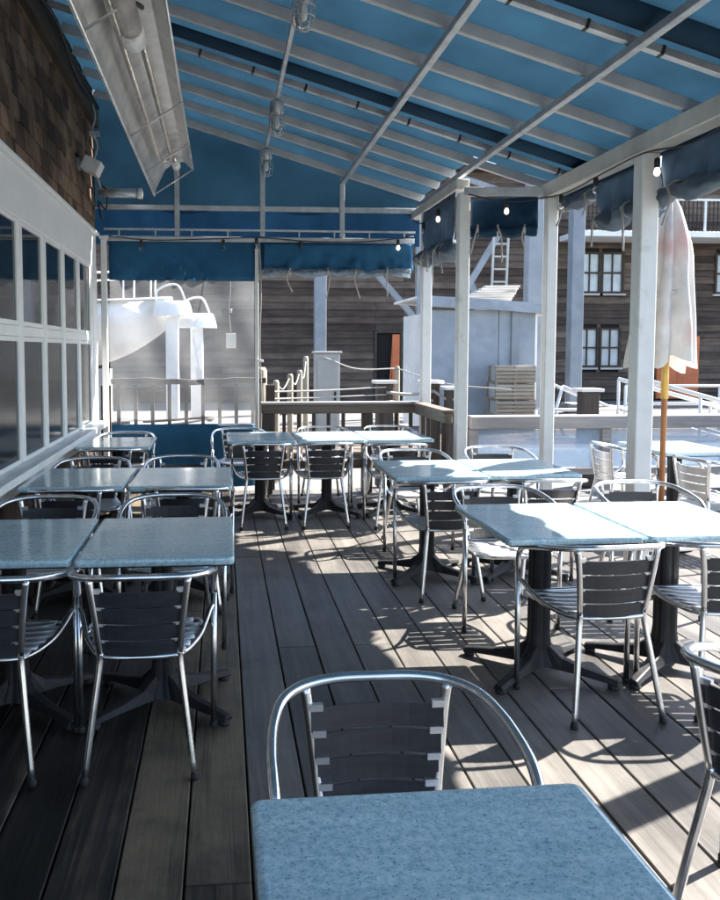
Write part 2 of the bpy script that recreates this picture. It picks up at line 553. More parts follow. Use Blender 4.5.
# ---- deck with separate boards
DX0, DX1, DY0, DY1 = -1.32, 6.9, -1.4, 8.62
dk = MB()
x = DX0 + 0.02
for yj in [DY0 + 0.1 + 0.6 * i for i in range(17)]:
    if yj < DY1:
        dk.span(DX0, DX1 if yj < 7.3 else 2.3, yj - 0.02, yj + 0.02, -0.30, -0.041)
dk.span(DX0, DX1, DY0, DY0 + 0.04, -0.30, -0.0415)
deck = dk.build('deck', 'soil')
tag(deck, 'weathered dark timber deck of long boards', None, None, 'structure')
PW = 0.199
cache = {}
k0 = math.ceil((DX0 - 0.281) / PW)
k = k0 - 1
while True:
    xa = 0.281 + k * PW
    xb = xa + PW
    if xa > DX1:
        break
    xa2 = max(xa, DX0 + 0.004)
    w = xb - xa2 - 0.007
    yend = DY1 if xb < 2.33 else 7.36
    cuts = [DY0]
    y = DY0 + random.choice((1.2, 2.4, 3.0, 3.6, 1.8))
    while y < yend - 0.8:
        cuts.append(y)
        y += random.choice((3.0, 3.6, 4.2))
    cuts.append(yend)
    if xb > 0.9 or w < 0.03:
        pass
    for a, b in zip(cuts[:-1], cuts[1:]):
        if w < 0.03:
            continue
        L = b - a - 0.005
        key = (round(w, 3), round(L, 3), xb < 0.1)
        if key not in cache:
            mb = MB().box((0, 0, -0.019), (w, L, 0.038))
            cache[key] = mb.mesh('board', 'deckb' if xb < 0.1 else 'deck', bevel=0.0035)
        o = obj('board', cache[key], deck, ((xa2 + xb) / 2, (a + b) / 2, random.uniform(-0.0012, 0.0008)))
    k += 1

# ================================================================== LEFT BUILDING
WX = -1.32
WY0, WY1 = -1.5, 8.72
bld = thing('restaurant_building', 'shingled restaurant wall with a long band of white framed windows on the left', 'building')
mb = MB()
mb.span(-6.0, WX - 0.05, WY0, 8.9, 2.79, 4.6); mb.span(-6.0, WX - 0.05, WY0, WY1, 2.42, 2.79)          # wall mass above windows
mb.span(-6.0, WX - 0.05, WY0, WY1, -0.3, 0.70)         # below
mb.span(-6.0, WX - 0.45, WY0, WY1, 0.70, 2.42)         # back of the window recess
mb.span(WX - 0.45, WX - 0.05, 8.36, WY1, 0.70, 2.42)   # end pier
mb.span(WX - 0.45, WX - 0.05, WY0, -1.3, 0.70, 2.42)
mb.build('wall', 'dark', bld)
# white frieze, mullions, rails, sill
MBW = MB()
MBW.span(WX - 0.05, WX + 0.0, WY0, 8.55, 2.40, 2.74)
MBW.build('frieze', 'white', bld, bevel=0.004)
MB().span(WX - 0.05, WX + 0.035, WY0, 8.58, 2.742, 2.775).build('drip_cap', 'white', bld, bevel=0.004)
mulls = [8.25 - 0.715 * i for i in range(14)]
mu_me = MB().span(-0.05, 0.0, -0.05, 0.05, 0.79, 2.40).mesh('mullion', 'white', bevel=0.004)
for y in mulls:
    obj('mullion', mu_me, bld, (WX - 0.003, y, 0))
MB().span(WX - 0.055, WX - 0.006, -1.3, 8.2, 1.63, 1.70).build('transom', 'white', bld, bevel=0.004)
MB().span(WX - 0.05, WX + 0.11, WY0, 8.58, 0.735, 0.785).build('window_ledge', 'white', bld, bevel=0.006)
MB().span(WX - 0.05, WX + 0.02, WY0, 8.56, 0.62, 0.733).build('ledge_apron', 'white', bld, bevel=0.004)
MB().span(WX - 0.05, WX + 0.004, 8.302, 8.56, 0.787, 2.398).build('corner_board', 'white', bld, bevel=0.004)
# each window: frame + two panes
wf = MB()
W = 0.715 - 0.10
for (z0, z1) in ((1.702, 2.398), (0.787, 1.628)):
    wf.span(-0.035, -0.012, 0.0, 0.028, z0, z1)
    wf.span(-0.035, -0.012, W - 0.028, W, z0, z1)
    wf.span(-0.035, -0.012, 0.028, W - 0.028, z0, z0 + 0.03)
    wf.span(-0.035, -0.012, 0.028, W - 0.028, z1 - 0.03, z1)
wf_me = wf.mesh('window_frame', 'white')
up_me = MB().span(-0.03, -0.022, 0.02, W - 0.02, 1.72, 2.38).mesh('upper_pane', 'paneup')
lo_me = MB().span(-0.03, -0.022, 0.02, W - 0.02, 0.80, 1.61).mesh('lower_pane', 'panelow')
for y in mulls[1:]:
    w_ = obj('window', wf_me, bld, (WX, y + 0.05, 0))
    obj('upper_pane', up_me, w_); obj('lower_pane', lo_me, w_)
# shingles above the frieze: singles where they show largest
def shingle_mesh(w, h):
    m_ = MB()
    m_.add([(0.0, 0, 0), (0.022, 0, 0), (0.022, w, 0), (0.0, w, 0), (0.0, 0, h), (0.006, 0, h), (0.006, w, h), (0.0, w, h)],
           [(0, 3, 2, 1), (4, 5, 6, 7), (0, 1, 5, 4), (1, 2, 6, 5), (2, 3, 7, 6), (3, 0, 4, 7)])
    return m_
sh_var = [(w, shingle_mesh(w - 0.006, 0.2 + random.uniform(-0.01, 0.012)).mesh('shingle', 'shingle')) for w in (0.13, 0.16, 0.19, 0.22, 0.25, 0.28)]
rest = MB()
nsh = 0
for row in range(9):
    z = 2.778 + row * 0.15
    y = 8.68
    while y > WY0 + 0.3:
        w, me = random.choice(sh_var)
        dz = random.uniform(-0.012, 0.006)
        if y - w > 2.9 and nsh < 298 and z < 4.0:
            o = obj('shingle', me, bld, (WX - 0.05 + random.uniform(0, 0.006), y - w, z + dz))
            o.rotation_euler = (random.uniform(-0.012, 0.012), R(-1.2), 0)
            nsh += 1
        else:
            sm = shingle_mesh(w - 0.006, 0.2)
            rest.add([(p[0] + WX - 0.05, p[1] + y - w, p[2] + z + dz) for p in sm.v], sm.f)
        y -= w
for row in range(7):      # and below the ledge
    z = -0.28 + row * 0.13
    y = 8.68
    while y > WY0 + 0.3:
        w = random.choice((0.13, 0.16, 0.19, 0.22))
        sm = shingle_mesh(w - 0.006, 0.16 if row < 6 else 0.12)
        rest.add([(p[0] + WX - 0.05, p[1] + y - w, p[2] + z) for p in sm.v], sm.f)
        y -= w
tag(rest.build('shingle_field', 'shingle', bld), None, None, None, 'stuff')
MB().span(WX - 0.05, WX + 0.03, WY0, 8.66, 3.88, 4.06).build('fascia_board', 'fascia', bld, bevel=0.004)
MB().tube([(WX + 0.03, WY0, 4.075), (WX + 0.03, 8.6, 4.075)], 0.02, 8).build('conduit', 'wire', bld, True)

# wall fixtures near the corner
fl = thing('floodlight', 'small white box floodlight on the shingled wall near its far corner', 'floodlight', (WX - 0.03, 7.75, 3.28))
rot = Matrix.Rotation(R(25), 3, 'Y')
MB().box((0.13, 0, 0), (0.17, 0.2, 0.13), rot).build('housing', 'whitepl', fl, bevel=0.012, seg=2)
MB().tube([(0.0, 0, 0.02), (0.07, 0, 0.02)], 0.025, 8).build('wall_arm', 'whitepl', fl, True)
MB().box((0.0, 0, 0.02), (0.03, 0.1, 0.1)).build('back_plate', 'galv', fl)
du = thing('pipe_stub', 'short grey pipe running from the wall corner under the canopy', 'pipe', (WX, 8.45, 3.17))
MB().tube([(0.05, 0, 0.0), (0.47, 0, 0.0)], 0.05, 12).build('pipe', 'galv', du, True)
MB().tube([(0.45, 0, 0.0), (0.50, 0, 0.0)], 0.058, 12).build('collar', 'whitepl', du, True)
wb = thing('wall_cables', 'tangle of cables and a bracket hanging at the top of the wall corner', 'cable', (WX + 0.02, 8.1, 3.5))
MB().tube(catmull([(0.02, 0.1, 0.5), (0.05, 0.05, 0.35), (0.03, 0.0, 0.2), (0.07, 0.05, 0.08), (0.03, 0.08, -0.1), (0.06, 0.3, -0.28)], 5), 0.012, 6).build('cable', 'wirew', wb, True)
MB().tube(catmull([(0.05, 0.3, -0.25), (0.12, 0.32, -0.32), (0.1, 0.36, -0.5), (0.03, 0.33, -0.42), (0.06, 0.3, -0.6)], 5), 0.009, 6).build('cable', 'wire', wb, True)
MB().span(0.0, 0.1, -0.02, 0.04, 0.16, 0.2).build('bracket', 'galv', wb)
# cabling slung loosely along the head of the wall
sl = MB()
pts = []
yy = 0.2
while yy < 8.2:
    pts.append((WX + 0.05 + random.uniform(0, 0.05), yy, 4.02 - random.uniform(0.0, 0.1)))
    yy += 0.45
sl.tube(catmull(pts, 4), 0.014, 6)
tag(sl.build('slung_cable', 'wire', None, True), 'dark cable slung along the top of the shingled wall', 'cable')
# corner downpipe
dp = thing('corner_pole', 'slim white pole standing at the far corner of the windowed wall', 'pole', (WX + 0.07, 8.62, 0))
MB().span(-0.03, 0.03, -0.03, 0.03, 0, 2.72).build('pole', 'postp', dp, bevel=0.006)
MB().span(-0.045, 0.045, -0.045, 0.045, 2.72, 2.75).build('cap', 'whitepl', dp, bevel=0.004)
MB().span(-0.06, 0.06, -0.06, 0.06, 0.0, 0.012).build('foot_plate', 'galv', dp)

# ================================================================== CANOPY
SL = 0.296
def rz(x): return 3.755 - SL * x          # underside of purlins
can = thing('canopy', 'blue canvas canopy on a white steel frame over the deck', 'canopy')
EX = 2.98           # eave of the wide part
BX = 2.24           # eave of the narrow far part
YS = 7.02           # where the eave steps in
YB = 8.80
YF = -1.1
rafters = [-1.0, -0.4, 0.2, 0.8, 1.4, 1.95, 2.45, 3.0, 3.53, 4.18, 4.72, 5.34, 5.88, 6.45, 7.0, 7.52, 8.05, 8.72]
thin = {4.18, 6.45, 1.95}
# canvas: one bay between each two rafters, a little slack
def fz(x): return rz(x) + 0.168
for a, b in zip([YF] + rafters, rafters + [YB]):
    if b - a < 0.02: continue
    x1 = EX if (a + b) / 2 < YS else BX
    mb = MB().sheet(lambda u, v: (-1.42 + (x1 + 1.42) * u, a + (b - a) * v, fz(-1.42 + (x1 + 1.42) * u) - 0.022 * (b - a) * math.sin(math.pi * v) * (1 + 0.4 * math.sin(u * 9 + a))), 24, 6)
    mb.build('canvas_bay', 'canvas', can, True)
raf_cache = {}
for y in rafters:
    x1 = EX - 0.02 if y < YS else BX - 0.02
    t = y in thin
    mb = MB()
    zc = 0.12 if not t else 0.085
    mb.bar((-1.34, 0, rz(-1.34) + zc), (x1, 0, rz(x1) + zc), 0.04 if not t else 0.045, 0.075 if not t else 0.045)
    mb.build('rafter', 'rafter' if not t else 'galv', can, bevel=0.004, loc=(0, y, 0))
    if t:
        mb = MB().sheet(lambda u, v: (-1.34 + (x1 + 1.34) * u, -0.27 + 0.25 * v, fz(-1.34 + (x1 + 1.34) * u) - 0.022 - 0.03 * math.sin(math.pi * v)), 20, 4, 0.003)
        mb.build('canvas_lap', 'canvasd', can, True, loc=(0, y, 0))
        ck = MB()
        xx = -1.0
        while xx < x1:
            ck.box((xx, 0, rz(xx) + zc), (0.018, 0.052, 0.052), Matrix.Rotation(math.atan(SL), 3, 'Y'))
            xx += 0.42
        ck.build('tube_clips', 'wire', can, loc=(0, y, 0))
for (px_, y1) in ((-0.40, YB), (0.467, YB), (1.335, YB), (2.18, 8.72)):
    w = 0.032 if px_ == 0.467 else 0.048
    MB().bar((px_, YF, rz(px_) + w / 2), (px_, y1, rz(px_) + w / 2), w, w).build('purlin', 'galv', can, bevel=0.004)
# eave beams
MB().span(2.80, 2.94, YF, 6.86, 2.86, 2.985).build('eave_beam', 'cream', can, bevel=0.006)
MB().span(2.12, 2.24, 7.10, YB + 0.04, 2.995, 3.085).build('eave_beam', 'cream', can, bevel=0.006)
MB().bar((2.18, 7.06, 2.96), (2.86, 6.80, 2.92), 0.06, 0.08).build('step_beam', 'galv', can, bevel=0.005)
# posts
def post(x, y, w, z1, mat='postp'):
    p = MB().span(-w / 2, w / 2, -w / 2, w / 2, 0.012, z1).build('post', mat, can, bevel=0.006, loc=(x, y, 0))
    MB().span(-w / 2 - 0.03, w / 2 + 0.03, -w / 2 - 0.03, w / 2 + 0.03, 0.0, 0.013).build('base_plate', 'galv', p)
    return p
post(2.87, 5.22, 0.122, 2.858)
post(2.87, 6.78, 0.095, 2.858)
post(2.87, 3.15, 0.122, 2.858)
post(2.87, 1.2, 0.122, 2.858)
post(2.18, 7.08, 0.1, 2.95)
post(2.18, 8.36, 0.1, 2.99)
MB().sheet(lambda u, v: (2.99 + 0.012 * mnoise.noise((u * 40, v, 3)) * v, YF + (YS - YF) * u, 3.03 - 0.17 * v), 60, 3, 0.003).build('light_stop_flap', 'canvasd', can, True)  # strip added to stop sun leaking between eave beam and canvas
# back gable frame and cloth
MB().span(-1.30, 2.22, 8.77, 8.83, 3.06, 3.115).build('tie_beam', 'galv', can, bevel=0.004)
MB().span(-1.26, 2.14, 8.74, 8.78, 2.72, 2.775).build('tie_beam', 'galv', can, bevel=0.004)
MB().span(-1.26, 2.14, 8.70, 8.735, 2.83, 2.85).build('curtain_rail', 'galv', can)
for px_ in (-0.48, 0.45, 1.33):
    MB().bar((px_, 8.775, 2.78), (px_, 8.775, fz(px_) - 0.1), 0.055, 0.045, (0, 1, 0)).build('gable_stud', 'galv', can, bevel=0.004)
for i in range(9):
    MB().span(-0.008, 0.008, 8.715, 8.725, 2.776, 2.83).build('rail_standoff', 'galv', can, loc=(-1.1 + 0.39 * i, 0, 0))
MB().sheet(lambda u, v: (-1.40 + 3.62 * u, 8.86 + 0.012 * math.sin(u * 11) * math.sin(v * 3.1), 3.09 + (fz(-1.40 + 3.62 * u) - 3.09) * v), 24, 8).build('gable_cloth', 'canvas', can, True)
MB().sheet(lambda u, v: (-1.40 + 3.62 * u, 8.855 + 0.02 * math.sin(u * 17), 2.70 + 0.38 * v), 24, 4).build('gable_cloth', 'canvasd', can, True)
# back valances
def val(u, v):
    return (-1.22 + 1.62 * u, 8.80 + 0.05 * v * mnoise.noise((u * 7 + v * 2.5, v * 0.8, 1)) + 0.03 * mnoise.noise((u * 16 - v * 3, v, 2)), 2.76 - 0.46 * v)
MB().sheet(val, 40, 8, 0.004).build('valance', 'canvasv', can, True)
def val2(u, v):
    s = 0.09 * mnoise.noise((u * 13 + v * 1.5, v, 7)) * v + 0.05 * mnoise.noise((u * 31, v, 9)) * v
    return (0.42 + 1.72 * u, 8.80 + s, 2.76 - (0.33 + 0.03 * math.sin(u * 9)) * v)
MB().sheet(val2, 60, 8, 0.004).build('valance', 'canvasv', can, True)

# ================================================================== CURTAINS
def crumple(path, r0, seed, n=14, sq=0.8):
    """a rolled sheet: uneven bundle along a path"""
    rnd = random.Random(seed)
    ph = [rnd.uniform(0, 6.3) for _ in range(8)]
    P = [Vector(p) for p in path]
    vs = []; fs = []
    L = len(P)
    for i in range(L):
        d = (P[min(i + 1, L - 1)] - P[max(i - 1, 0)]).normalized()
        u = Vector((0, 0, 1)); u = (u - d * u.dot(d)).normalized(); w = d.cross(u)
        for k in range(n):
            a = 2 * math.pi * k / n
            r = r0 * (1 + 0.22 * math.sin(3 * a + i * 0.22 + ph[0]) * math.sin(i * 0.13 + ph[1]) + 0.13 * math.sin(5 * a - i * 0.3 + ph[2]) + 0.2 * math.sin(i * 0.27 + ph[3]) + 0.08 * math.sin(i * 0.71 + ph[4]))
            vs.append(P[i] + u * math.cos(a) * r * sq + w * math.sin(a) * r)
    for i in range(L - 1):
        for k in range(n):
            k2 = (k + 1) % n
            fs.append((i * n + k, i * n + k2, (i + 1) * n + k2, (i + 1) * n + k))
    fs.append(tuple(range(n - 1, -1, -1))); fs.append(tuple((L - 1) * n + k for k in range(n)))
    m_ = MB(); m_.add(vs, fs)
    return m_

def rolled(label, a, b, ztop, zroll, r, seed, sag=0.03, cloth='curtaincloth', straps=3):
    """curtain hung from a to b (xy), gathered up to an uneven roll that droops between its ties"""
    t = thing('rolled_curtain', label, 'curtain', (a[0], a[1], zroll), 0, 'curtains rolled up under the canopy edge')
    ax = Vector((b[0] - a[0], b[1] - a[1], 0)); nrm = Vector((-ax.y, ax.x, 0)).normalized()
    Lx = ax.length
    rnd = random.Random(seed)
    H = ztop - zroll
    us = sorted([(i + 0.5 + rnd.uniform(-0.35, 0.35)) / straps for i in range(straps)])
    def droop(u):
        d = min([abs(u - q) for q in us] + [1])
        return sag * (min(1.0, d * straps * 1.6) ** 0.8) + 0.035 * mnoise.noise((u * Lx * 2.3, seed, 0))
    def f(u, v):
        q = Vector((u * Lx * 5, v * 1.2, seed * 3.1))
        w = 0.06 * mnoise.noise(q) * (0.15 + v) + 0.05 * mnoise.noise(q * 2.7) * v
        p = ax * u + nrm * w
        return (p.x, p.y, H - (H + droop(u)) * v)
    MB().sheet(f, int(Lx * 34) + 8, 14, 0.003).build('hanging_cloth', cloth, t, True)
    n_ = int(Lx * 40) + 8
    path = [ax * (i / n_) + nrm * 0.03 * mnoise.noise((i * 0.13, seed, 5)) + Vector((0, 0, -droop(i / n_))) for i in range(n_ + 1)]
    crumple(path, r, seed).build('vinyl_roll', 'rollv' if seed == 6 else ('rollcloth' if seed != 4 else cloth), t, True)
    for u in us:
        c = ax * u
        st = MB()
        zz = -droop(u)
        ring = [c + nrm * (r * 0.97) * math.cos(q) + Vector((0, 0, zz + (r * 0.8) * math.sin(q))) for q in [k * math.pi / 8 for k in range(16)]]
        st.tube(ring, 0.010, 6, True)
        dirn = 1 if nrm.x < 0 or nrm.y < 0 else -1
        o1 = c + nrm * dirn * (r + 0.01)
        st.tube(catmull([o1 + Vector((0, 0, zz + 0.02)), o1 + ax.normalized() * rnd.uniform(-0.04, 0.04) + Vector((0, 0, zz - 0.08)), o1 + ax.normalized() * rnd.uniform(-0.07, 0.07) + Vector((0, 0, zz - 0.14 - rnd.random() * 0.2))], 4), 0.008, 6)
        st.build('tie_strap', 'wirew', t, True)
    return t

rolled('long grey curtain rolled up under the right eave beam between the two nearest visible posts', (2.965, 3.22), (2.965, 5.20), 2.855, 2.58, 0.07, 1, 0.04)
rolled('short curtain rolled up under the right eave just behind the wide near post', (2.965, 5.26), (2.965, 6.10), 2.855, 2.56, 0.065, 2, 0.06, straps=2)
rolled('thin curtain roll tucked high under the right eave before the slim post', (2.965, 6.12), (2.965, 6.74), 2.855, 2.775, 0.05, 8, 0.02, straps=2)
rolled('curtain rolled up under the right eave beside the camera, nearest of all', (2.965, 1.3), (2.965, 3.08), 2.855, 2.58, 0.07, 3, 0.04)
rolled('navy curtain rolled under the short beam between the two slim posts', (2.26, 7.10), (2.80, 6.90), 2.90, 2.62, 0.055, 4, 0.03, 'canvasd', 3)
rolled('pale plastic curtain bundled with rope along the narrow side of the far bay', (2.13, 7.16), (2.13, 8.30), 2.985, 2.50, 0.085, 5, 0.05, 'curtaincloth', 5)
rb = rolled('clear curtain rolled up under the blue valance of the open far bay', (0.46, 8.70), (2.08, 8.66), 2.70, 2.40, 0.05, 6, 0.02, 'canvasv', 4)

# clear vinyl curtain, lowered, with blue skirt
vc = thing('vinyl_curtain', 'lowered clear vinyl curtain with blue canvas skirt at the far left bay', 'curtain', (-1.22, 8.80, 0))
def vs_(u, v):
    return (1.58 * u, 0.012 * math.sin(u * 13 + 3 * v) + 0.02 * math.sin(u * 5 - v * 4) + 0.01 * math.sin(v * 9 + u * 21), 0.70 + 1.60 * v)
MB().sheet(vs_, 40, 30).build('clear_panel', 'vinyl', vc, True)
def sk_(u, v):
    return (1.58 * u, 0.004 + 0.06 * mnoise.noise((u * 6 - v, v, 4)) * (1 - 0.8 * v) + 0.02 * mnoise.noise((u * 17, v, 6)), 0.02 + 0.70 * v)
MB().sheet(sk_, 40, 6, 0.004).build('canvas_skirt', 'canvasv', vc, True)
cp = thing('curtain_pole', 'thin white pole with cord at the edge of the vinyl curtain', 'pole', (0.385, 8.76, 0))
MB().span(-0.02, 0.02, -0.015, 0.015, 0.0, 2.74).build('pole', 'postp', cp, bevel=0.004)
MB().tube(catmull([(0.03, -0.03, 2.7), (0.045, -0.05, 2.2), (0.03, -0.03, 1.6), (0.05, -0.04, 1.0), (0.03, -0.03, 0.5)], 5), 0.008, 6).build('cord', 'wirew', cp, True)
MB().box((0.03, -0.03, 1.42), (0.08, 0.03, 0.03)).build('cleat', 'whitepl', cp, bevel=0.004)

# ================================================================== OVERHEAD LAMPS AND HEATER
ht = thing('radiant_heater', 'long overhead radiant heater with tilted metal reflector hood', 'heater', (-0.41, 0, 0))
# local profile in XZ: left lip low, right lip high, crown above; runs along Y
HY0, HY1 = 2.2, 7.0
pl = [(-0.165, 2.875), (-0.155, 2.93), (-0.075, 3.095), (0.0, 3.155), (0.09, 3.17), (0.165, 3.10)]
mb = MB()
mb.sheet(lambda u, v: (*[(Vector((pl[i][0], HY0 + (HY1 - HY0) * v, pl[i][1]))) for i in [min(5, int(round(u * 5)))]][0],), 5, 12, 0.004)
mb.build('reflector', 'reflector', ht)
MB().tube([(-0.165, HY0, 2.875), (-0.165, HY1, 2.875)], 0.010, 6).build('lip', 'reflector', ht, True)
MB().tube([(0.165, HY0, 3.10), (0.165, HY1, 3.10)], 0.010, 6).build('lip', 'reflector', ht, True)
d1 = Vector((0.03, 0, 3.03)); d2 = Vector((-0.055, 0, 2.985))
yb0, yb1 = 2.3, 6.2
path = [d1 + Vector((0, yb0, 0)), d1 + Vector((0, yb1, 0))]
for k in range(1, 8):
    a = math.pi * k / 8
    path.append((d1 + d2) / 2 + (d1 - d2) / 2 * math.cos(a) + Vector((0, yb1 + 0.06 * math.sin(a), 0)))
path += [d2 + Vector((0, yb1, 0)), d2 + Vector((0, yb0, 0))]
MB().tube(path, 0.017, 10).build('burner_tube', 'tubeh', ht, True)
MB().tube([(0.0, 2.6, 3.01), (0.0, 3.75, 3.01)], 0.052, 16).build('burner_box', 'tubeh', ht, True)
MB().tube([(0.0, 3.75, 3.01), (0.0, 3.78, 3.01), (0.0, 3.90, 3.01), (0.0, 3.93, 3.01)], lambda t: 0.06 if t < 0.9 else 0.042, 16).build('burner_cup', 'whitepl', ht, True)
MB().tube([(0.045, 6.45, 3.04), (0.045, 6.62, 3.04)], 0.035, 12).build('end_socket', 'whitepl', ht, True)
MB().tube([(0.045, 6.3, 3.04), (0.045, 6.95, 3.04)], 0.012, 8).build('igniter_rod', 'tubeh', ht, True)
for y in (3.45, 5.1, 6.1, 6.95):
    MB().tube([(-0.17, y, 2.868), (0.17, y, 3.093)], 0.006, 6).build('cross_wire', 'galv', ht, True)
for y in (3.2, 4.72, 6.45):
    MB().tube([(0.03, y, 3.17), (0.06, y, 3.86)], 0.005, 6).build('hanger', 'wire', ht, True)
MB().tube(catmull([(0.05, 2.9, 3.09), (0.08, 3.3, 3.14), (0.0, 3.6, 3.1), (0.05, 3.8, 3.12)], 5), 0.012, 6).build('gas_hose', 'wire', ht, True)

def jar_lamp(y, label):
    t = thing('jar_lamp', label, 'lamp', (0.467, y, rz(0.467)), 0, 'caged jar lamps in a row')
    MB().lathe([(0.055, -0.01), (0.06, -0.03), (0.06, -0.10), (0.05, -0.115)], 16).build('cap', 'galv', t, True)
    MB().lathe([(0.046, -0.112), (0.05, -0.13), (0.05, -0.22), (0.04, -0.255), (0.02, -0.27)], 16).build('glass_jar', 'clear', t, True)
    cg = MB()
    for k in range(6):
        a = math.pi * k / 3
        c, s = math.cos(a), math.sin(a)
        cg.tube(catmull([(0.06 * c, 0.06 * s, -0.1), (0.064 * c, 0.064 * s, -0.2), (0.052 * c, 0.052 * s, -0.265), (0.0, 0.0, -0.285)], 3), 0.0035, 5)
    for z in (-0.15, -0.21):
        cg.tube([(0.064 * math.cos(q), 0.064 * math.sin(q), z) for q in [k * math.pi / 8 for k in range(16)]], 0.003, 5, True)
    cg.build('wire_cage', 'galv', t, True)
    MB().lathe([(0.015, -0.115), (0.026, -0.15), (0.03, -0.19), (0.02, -0.22), (0.004, -0.23)], 10).build('bulb', 'whitepl', t, True)
jar_lamp(4.55, 'caged glass jar lamp nearest the camera under the blue canopy')
jar_lamp(6.72, 'caged glass jar lamp in the middle of the row overhead')
jar_lamp(8.3, 'caged glass jar lamp farthest back by the gable')

def string_light(label, pts, bulbs, lit=()):
    t = thing('string_light', label, 'string light', pts[0], 0, 'string lights under the canopy edge')
    o = Vector(pts[0])
    MB().tube([p - o for p in catmull(pts, 6)], 0.006, 6).build('wire', 'wire', t, True)
    for i, b in enumerate(bulbs):
        c = Vector(b) - o
        s_ = MB().lathe([(0.012, 0.0), (0.019, -0.012), (0.019, -0.06), (0.014, -0.065)], 10, c).build('socket', 'wire', t, True)
        bb = MB().lathe([(0.012, -0.062), (0.018, -0.078), (0.022, -0.093), (0.018, -0.11), (0.006, -0.12)], 12, c).build('bulb', 'clear' if i not in lit else 'filament', t, True)
string_light('string of bulbs along the far blue valance', [(-1.2, 8.67, 2.76), (-0.75, 8.67, 2.72), (-0.1, 8.67, 2.74), (0.4, 8.67, 2.76), (1.0, 8.66, 2.72), (1.6, 8.66, 2.73), (2.1, 8.6, 2.78)],
             [(-0.86, 8.67, 2.72), (0.02, 8.67, 2.735), (0.38, 8.66, 2.755), (0.86, 8.66, 2.73), (1.93, 8.62, 2.75)], (4,))
string_light('string of bulbs along the side of the narrow far bay', [(2.06, 8.5, 2.95), (2.05, 8.1, 2.84), (2.05, 7.6, 2.86), (2.08, 7.15, 2.92)],
             [(2.05, 8.0, 2.84), (2.05, 7.45, 2.87)], (1,))
string_light('string of bulbs under the short beam between slim posts', [(2.2, 7.0, 2.93), (2.4, 6.9, 2.86), (2.6, 6.84, 2.84), (2.82, 6.7, 2.86)],
             [(2.5, 6.86, 2.85)], (0,))
string_light('string of bulbs along the right eave beam past the wide near post', [(2.79, 6.7, 2.85), (2.76, 6.2, 2.8), (2.78, 5.6, 2.83), (2.79, 5.1, 2.84), (2.82, 4.6, 2.78), (2.8, 4.0, 2.83), (2.8, 3.2, 2.8)],
             [(2.77, 6.35, 2.81), (2.77, 5.75, 2.82), (2.83, 5.02, 2.79), (2.82, 4.3, 2.8)], (2,))

# ================================================================== RAILINGS
def rail_back():
    t = thing('far_railing', 'heavy brown timber railing across the open far bay', 'railing', (0.42, 8.42, 0))
    MB().span(0.0, 1.72, -0.05, 0.05, 0.86, 0.955).build('top_beam', 'railwood', t, bevel=0.006)
    MB().span(-0.01, 1.73, -0.075, 0.075, 0.957, 0.985).build('cap_board', 'greyrail', t, bevel=0.004)
    MB().span(0.0, 1.72, -0.04, 0.04, 0.27, 0.36).build('bottom_beam', 'railwood', t, bevel=0.006)
    for x in (0.06, 1.14):
        MB().span(-0.055, 0.055, -0.055, 0.055, 0.0, 0.858).build('rail_post', 'railpost', t, bevel=0.006, loc=(x, 0.0, 0))
    b = MB().span(-0.018, 0.018, -0.018, 0.018, 0.362, 0.858).mesh('baluster', 'railpost')
    for x in (0.24, 0.40, 0.56, 0.72, 0.88, 1.30, 1.46, 1.62):
        obj('baluster', b, t, (x, 0, 0))
rail_back()
def rail_side():
    t = thing('side_railing', 'brown timber railing running back along the narrow bay', 'railing', (2.09, 7.16, 0))
    MB().span(-0.04, 0.04, 0.0, 1.14, 0.86, 0.955).build('top_beam', 'railwoody', t, bevel=0.006)
    MB().span(-0.065, 0.065, -0.01, 1.15, 0.957, 0.985).build('cap_board', 'railwoody', t, bevel=0.004)
    MB().span(-0.035, 0.035, 0.0, 1.14, 0.27, 0.36).build('bottom_beam', 'railwoody', t, bevel=0.006)
    b = MB().span(-0.018, 0.018, -0.018, 0.018, 0.362, 0.858).mesh('baluster', 'railpost')
    for y in (0.15, 0.34, 0.53, 0.72, 0.91):
        obj('baluster', b, t, (0, y, 0))
rail_side()
def rail_right():
    t = thing('outer_railing', 'grey railing with clear panels at the edge of the sunny deck', 'railing', (2.3, 7.22, 0))
    MB().span(0.0, 4.5, -0.07, 0.07, 0.80, 0.925).build('top_rail', 'greyrail', t, bevel=0.008)
    MB().span(0.0, 4.5, -0.03, 0.03, 0.36, 0.42).build('bottom_rail', 'greyrail', t, bevel=0.005)
    MB().span(0.0, 4.5, -0.10, 0.08, 0.0, 0.12).build('kerb', 'silverwood', t, bevel=0.006)
    xs = [0.04, 1.33, 2.62, 3.9]
    pm = MB().span(-0.045, 0.045, -0.045, 0.045, 0.121, 0.798).mesh('rail_post', 'greyrail', bevel=0.005)
    for x in xs:
        obj('rail_post', pm, t, (x, 0, 0))
    pn = MB().span(0.06, 1.23, -0.006, 0.006, 0.43, 0.79).mesh('clear_panel', 'panelv')
    for x in xs[:-1]:
        obj('clear_panel', pn, t, (x, 0, 0))
rail_right()
